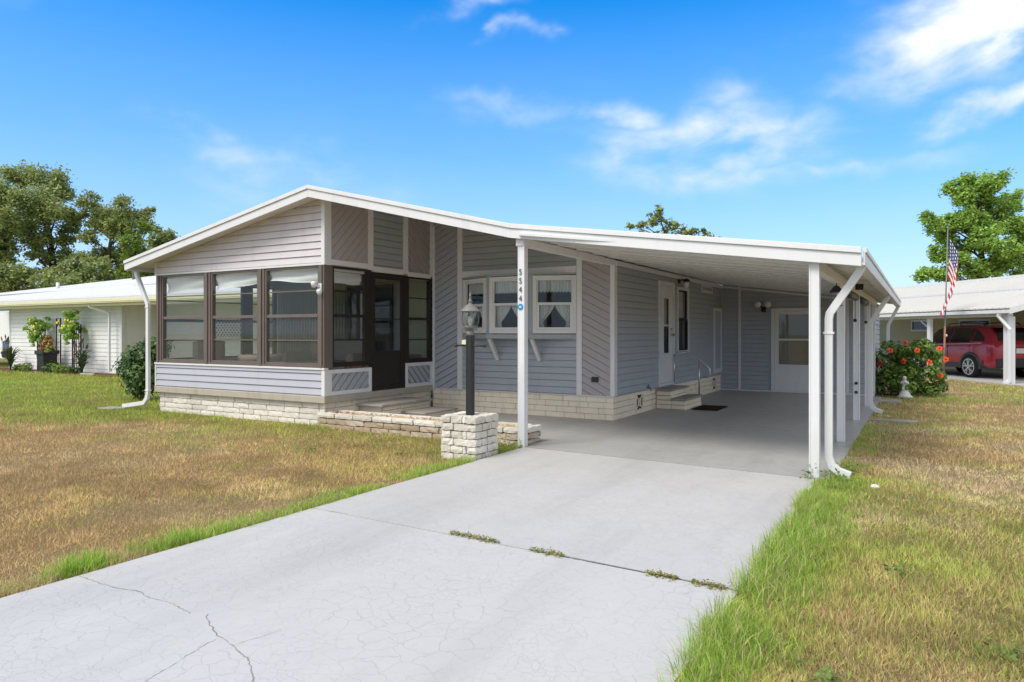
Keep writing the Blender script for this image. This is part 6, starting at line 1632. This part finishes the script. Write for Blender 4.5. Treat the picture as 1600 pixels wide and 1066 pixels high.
def allowed(x, y):
    bad = (x > -4.41) & (x < -.895) & (y < 18.3)
    bad |= (x > -.9) & (x < -.78) & (y > 7.64) & (y < 18.3)
    bad |= (x > -12.55) & (x < -4.0) & (y > 8.05)
    bad |= (x > -8.2) & (x < -4.4) & (y > 7.93)
    bad |= (x > -4.95) & (x < -4.43) & (y > 6.78) & (y < 7.33)
    bad |= (x > -31.6) & (x < -22.8) & (y > 13.45) | (x < -22.8) & (y > 14.2) | (x > -24.1) & (x < -15.4) & (y > 15.7)
    bad |= (x > -.95) & (x < -.35) & (y > 18.05) & (y < 20.5)
    return ~bad
def turf():
    n = 800000
    r = np.exp(rng.uniform(math.log(2.2), math.log(34), n)); th = YAW + rng.uniform(R(-56), R(52), n) * -1.0
    x = -np.sin(th) * r; y = np.cos(th) * r
    k = allowed(x, y) & (y > .8); x, y, r = x[k], y[k], r[k]
    # neighbour's concrete
    c, s = math.cos(-rz_), math.sin(-rz_); lx = (x - NB.x) * c - (y - NB.y) * s; ly = (x - NB.x) * s + (y - NB.y) * c
    k = ~((lx > -.28) & (lx < 3.7) & (ly > -14)); x, y, r = x[k], y[k], r[k]
    g, st = lawn_state(x, y); n = len(x)
    living = rng.random(n) < g * .9
    base = lawn_colour(x, y)
    dead = BROWN * (1 - st[:, None]) + STRAW * st[:, None]
    green = GREEN * 1.1 + (LUSH - GREEN) * rng.random((n, 1))
    c = np.where(living[:, None], green, dead) * .6 + base * .4
    c = c * rng.uniform(.65, 1.45, (n, 1)) + rng.uniform(-.01, .02, (n, 3))
    c = np.clip(c, .004, 1)
    tuft = VN2.fbm(x, y, 3.2, 3); c = c * (.62 + .76 * VN1.fbm(x + 9, y, 2.3, 3))[:, None] * (.8 + .4 * tuft)[:, None]
    h = np.where(living, rng.uniform(.025, .060, n), rng.uniform(.015, .042, n)) * (1 + r / 40) * (.35 + 1.3 * tuft)
    w = rng.uniform(.0012, .0030, n) * (1 + r / 6.5)
    v, c = blades(x, y, h, w, np.where(living, .9, 1.15), c)
    tag(np_mesh('lawn_grass', v, 3, ml_grass, colors=c), kind='stuff')
turf()
def tufts():
    X, Y, Hh, Wd, C_ = [], [], [], [], []
    def clump(cx, cy, n, rad, h, bright, live=.74):
        a = rng.uniform(0, 6.283, n); q = rad * np.sqrt(rng.random(n)); X.append(cx + q * np.cos(a)); Y.append(cy + q * np.sin(a))
        Hh.append(h * rng.uniform(.35, 1.1, n)); Wd.append(rng.uniform(.0010, .0024, n))
        base = np.where(rng.random((n, 1)) < live, np.array([[.40, .60, .085]]) * bright, np.array([[.62, .54, .26]])); C_.append(np.clip(base * rng.uniform(.5, 1.4, (n, 1)), .01, 1))
    # right-hand edge of the drive, thick and long
    for i in range(1250):
        y = random.uniform(1.6, 7.9) if random.random() < .90 else random.uniform(7.9, 12.5)
        if VN2.at(y + 4, 1.7, 1.9) < .30 and random.random() < .7: continue
        q = abs(random.gauss(0, .20)) * (.6 + .8 * VN1.at(y, 5.5, 1.2)); x = -.90 + q * (1.0 if y < 7.6 else .7) + (.13 if y > 7.6 else 0)
        h = (.165 if y < 6.8 else .10) * (1 - .55 * min(1, q / .6)) * (1 if y < 9 else .6)
        clump(x, y, random.randint(14, 30), .06, max(.045, h * random.uniform(.6, 1.1)), random.uniform(.70, 1.05))
    # left-hand edge, lower and broken
    for i in range(420):
        y = random.uniform(3.3, 6.75); g = VN2.at(y, 3.0, 1.3)
        if g < .34: continue
        q = abs(random.gauss(0, .10)); clump(-4.41 - q, y, 12, .05, (.105 if g > .52 else .055) * (1 - q), random.uniform(.8, 1.1))
    for (cy, sx, sy, n, h, live) in ((2.45, .07, .10, 46, .15, .9), (3.08, .07, .14, 46, .14, .9), (3.3, .05, .1, 16, .10, .85), (2.08, .08, .09, 40, .07, .04), (2.76, .07, .09, 40, .07, .05), (3.55, .05, .15, 20, .07, .5), (4.6, .06, .12, 24, .06, .1), (1.7, .08, .15, 30, .12, .8)):
        for i in range(n): clump(-4.43 - abs(random.gauss(0, sx)) - .02, cy + random.gauss(0, sy), 24, .05, h * random.uniform(.6, 1.1), random.uniform(.8, 1.05), live)
    # along the planter and the sunroom base
    for i in range(330):
        x = random.uniform(-12.4, -4.95); g = VN1.at(x, 9.0, 1.1)
        if g < .38 or (x < -8.2 and random.random() < .5): continue
        clump(x, (7.88 if x > -8.2 else 8.08) - abs(random.gauss(0, .10)), 14, .06, .10 if x > -8.2 else .07, random.uniform(.7, 1.0))
    for i in range(60): clump(random.uniform(-5.0, -4.9), random.uniform(6.7, 7.6), 12, .05, .09, .8)
    for (cx, cy, r_, n) in ((-.65, 7.95, .16, 26), (-.6, 9.9, .2, 14), (-.45, 12.6, .35, 26), (.05, 13.1, .3, 18), (.75, 14.4, .25, 12), (-.5, 15.6, .3, 20), (.9, 4.3, .4, 14), (-.38, 7.8, .3, 26), (-7.2, 6.2, .18, 8), (-6.0, 6.9, .2, 8)):
        for i in range(n): clump(cx + random.gauss(0, r_), cy + random.gauss(0, r_), 16, .05, .075, random.uniform(.8, 1.05))
    for i in range(150):
        a = random.uniform(0, 6.28); clump(-.3 + .85 * math.cos(a), 18.75 + .75 * math.sin(a), 8, .06, .09, .9)
    x, y, h, w, c = map(np.concatenate, (X, Y, Hh, Wd, C_))
    v, c = blades(x, y, h, w, 1.05, c, two=True)
    tag(np_mesh('edge_grass', v, 4, ml_grass, colors=c), kind='stuff')
tufts()
def weeds():
    P = []
    for (xa, ya, xb, yb, n) in ((-2.96, 4.215, -2.55, 4.19, 300), (-2.27, 4.165, -2.02, 4.15, 170), (-1.44, 4.115, -1.25, 4.105, 170), (-1.17, 4.10, -.97, 4.09, 170)):
        for i in range(n):
            q = random.random() ** random.choice((.6, 1, 1.7)); P.append((xa + (xb - xa) * q + random.gauss(0, .008), ya + (yb - ya) * q + random.gauss(0, .020) * random.choice((.5, 1, 1.5)), random.uniform(.001, .022)))
    P = np.array(P); n = len(P)
    v = leaves(P, .011, .8, .6)
    c = np.where(rng.random((n, 1)) < .45, np.array([[.46, .36, .17]]), np.array([[.27, .31, .08]])) * rng.uniform(.5, 1.3, (n, 1))
    tag(np_mesh('joint_weeds', v, 4, ml_grass, colors=c), kind='stuff')
    pts = []
    for (cx, cy, r_, n) in ((-.72, 7.55, .10, 90), (-.69, 8.1, .10, 70), (-4.5, 7.75, .09, 60), (-4.75, 7.75, .1, 60), (-.98, 7.62, .05, 40)):
        for i in range(n): pts.append((cx + random.gauss(0, r_), cy + random.gauss(0, r_), abs(random.gauss(0, .05)) + .01))
    for (cx, cy) in ((-.1, 4.9), (.35, 3.9), (-.35, 3.25), (.9, 5.2), (1.4, 5.6), (-6.6, 6.3), (-5.4, 6.6)):
        for i in range(34): pts.append((cx + random.gauss(0, .05), cy + random.gauss(0, .05), random.uniform(.005, .035)))
    pts = np.array(pts); n = len(pts)
    tag(np_mesh('broad_leaf_weeds', leaves(pts, .018, .8, .55), 4, ml_grass, colors=np.array([[.17, .27, .06]]) * rng.uniform(.6, 1.3, (n, 1))), kind='stuff')
weeds()
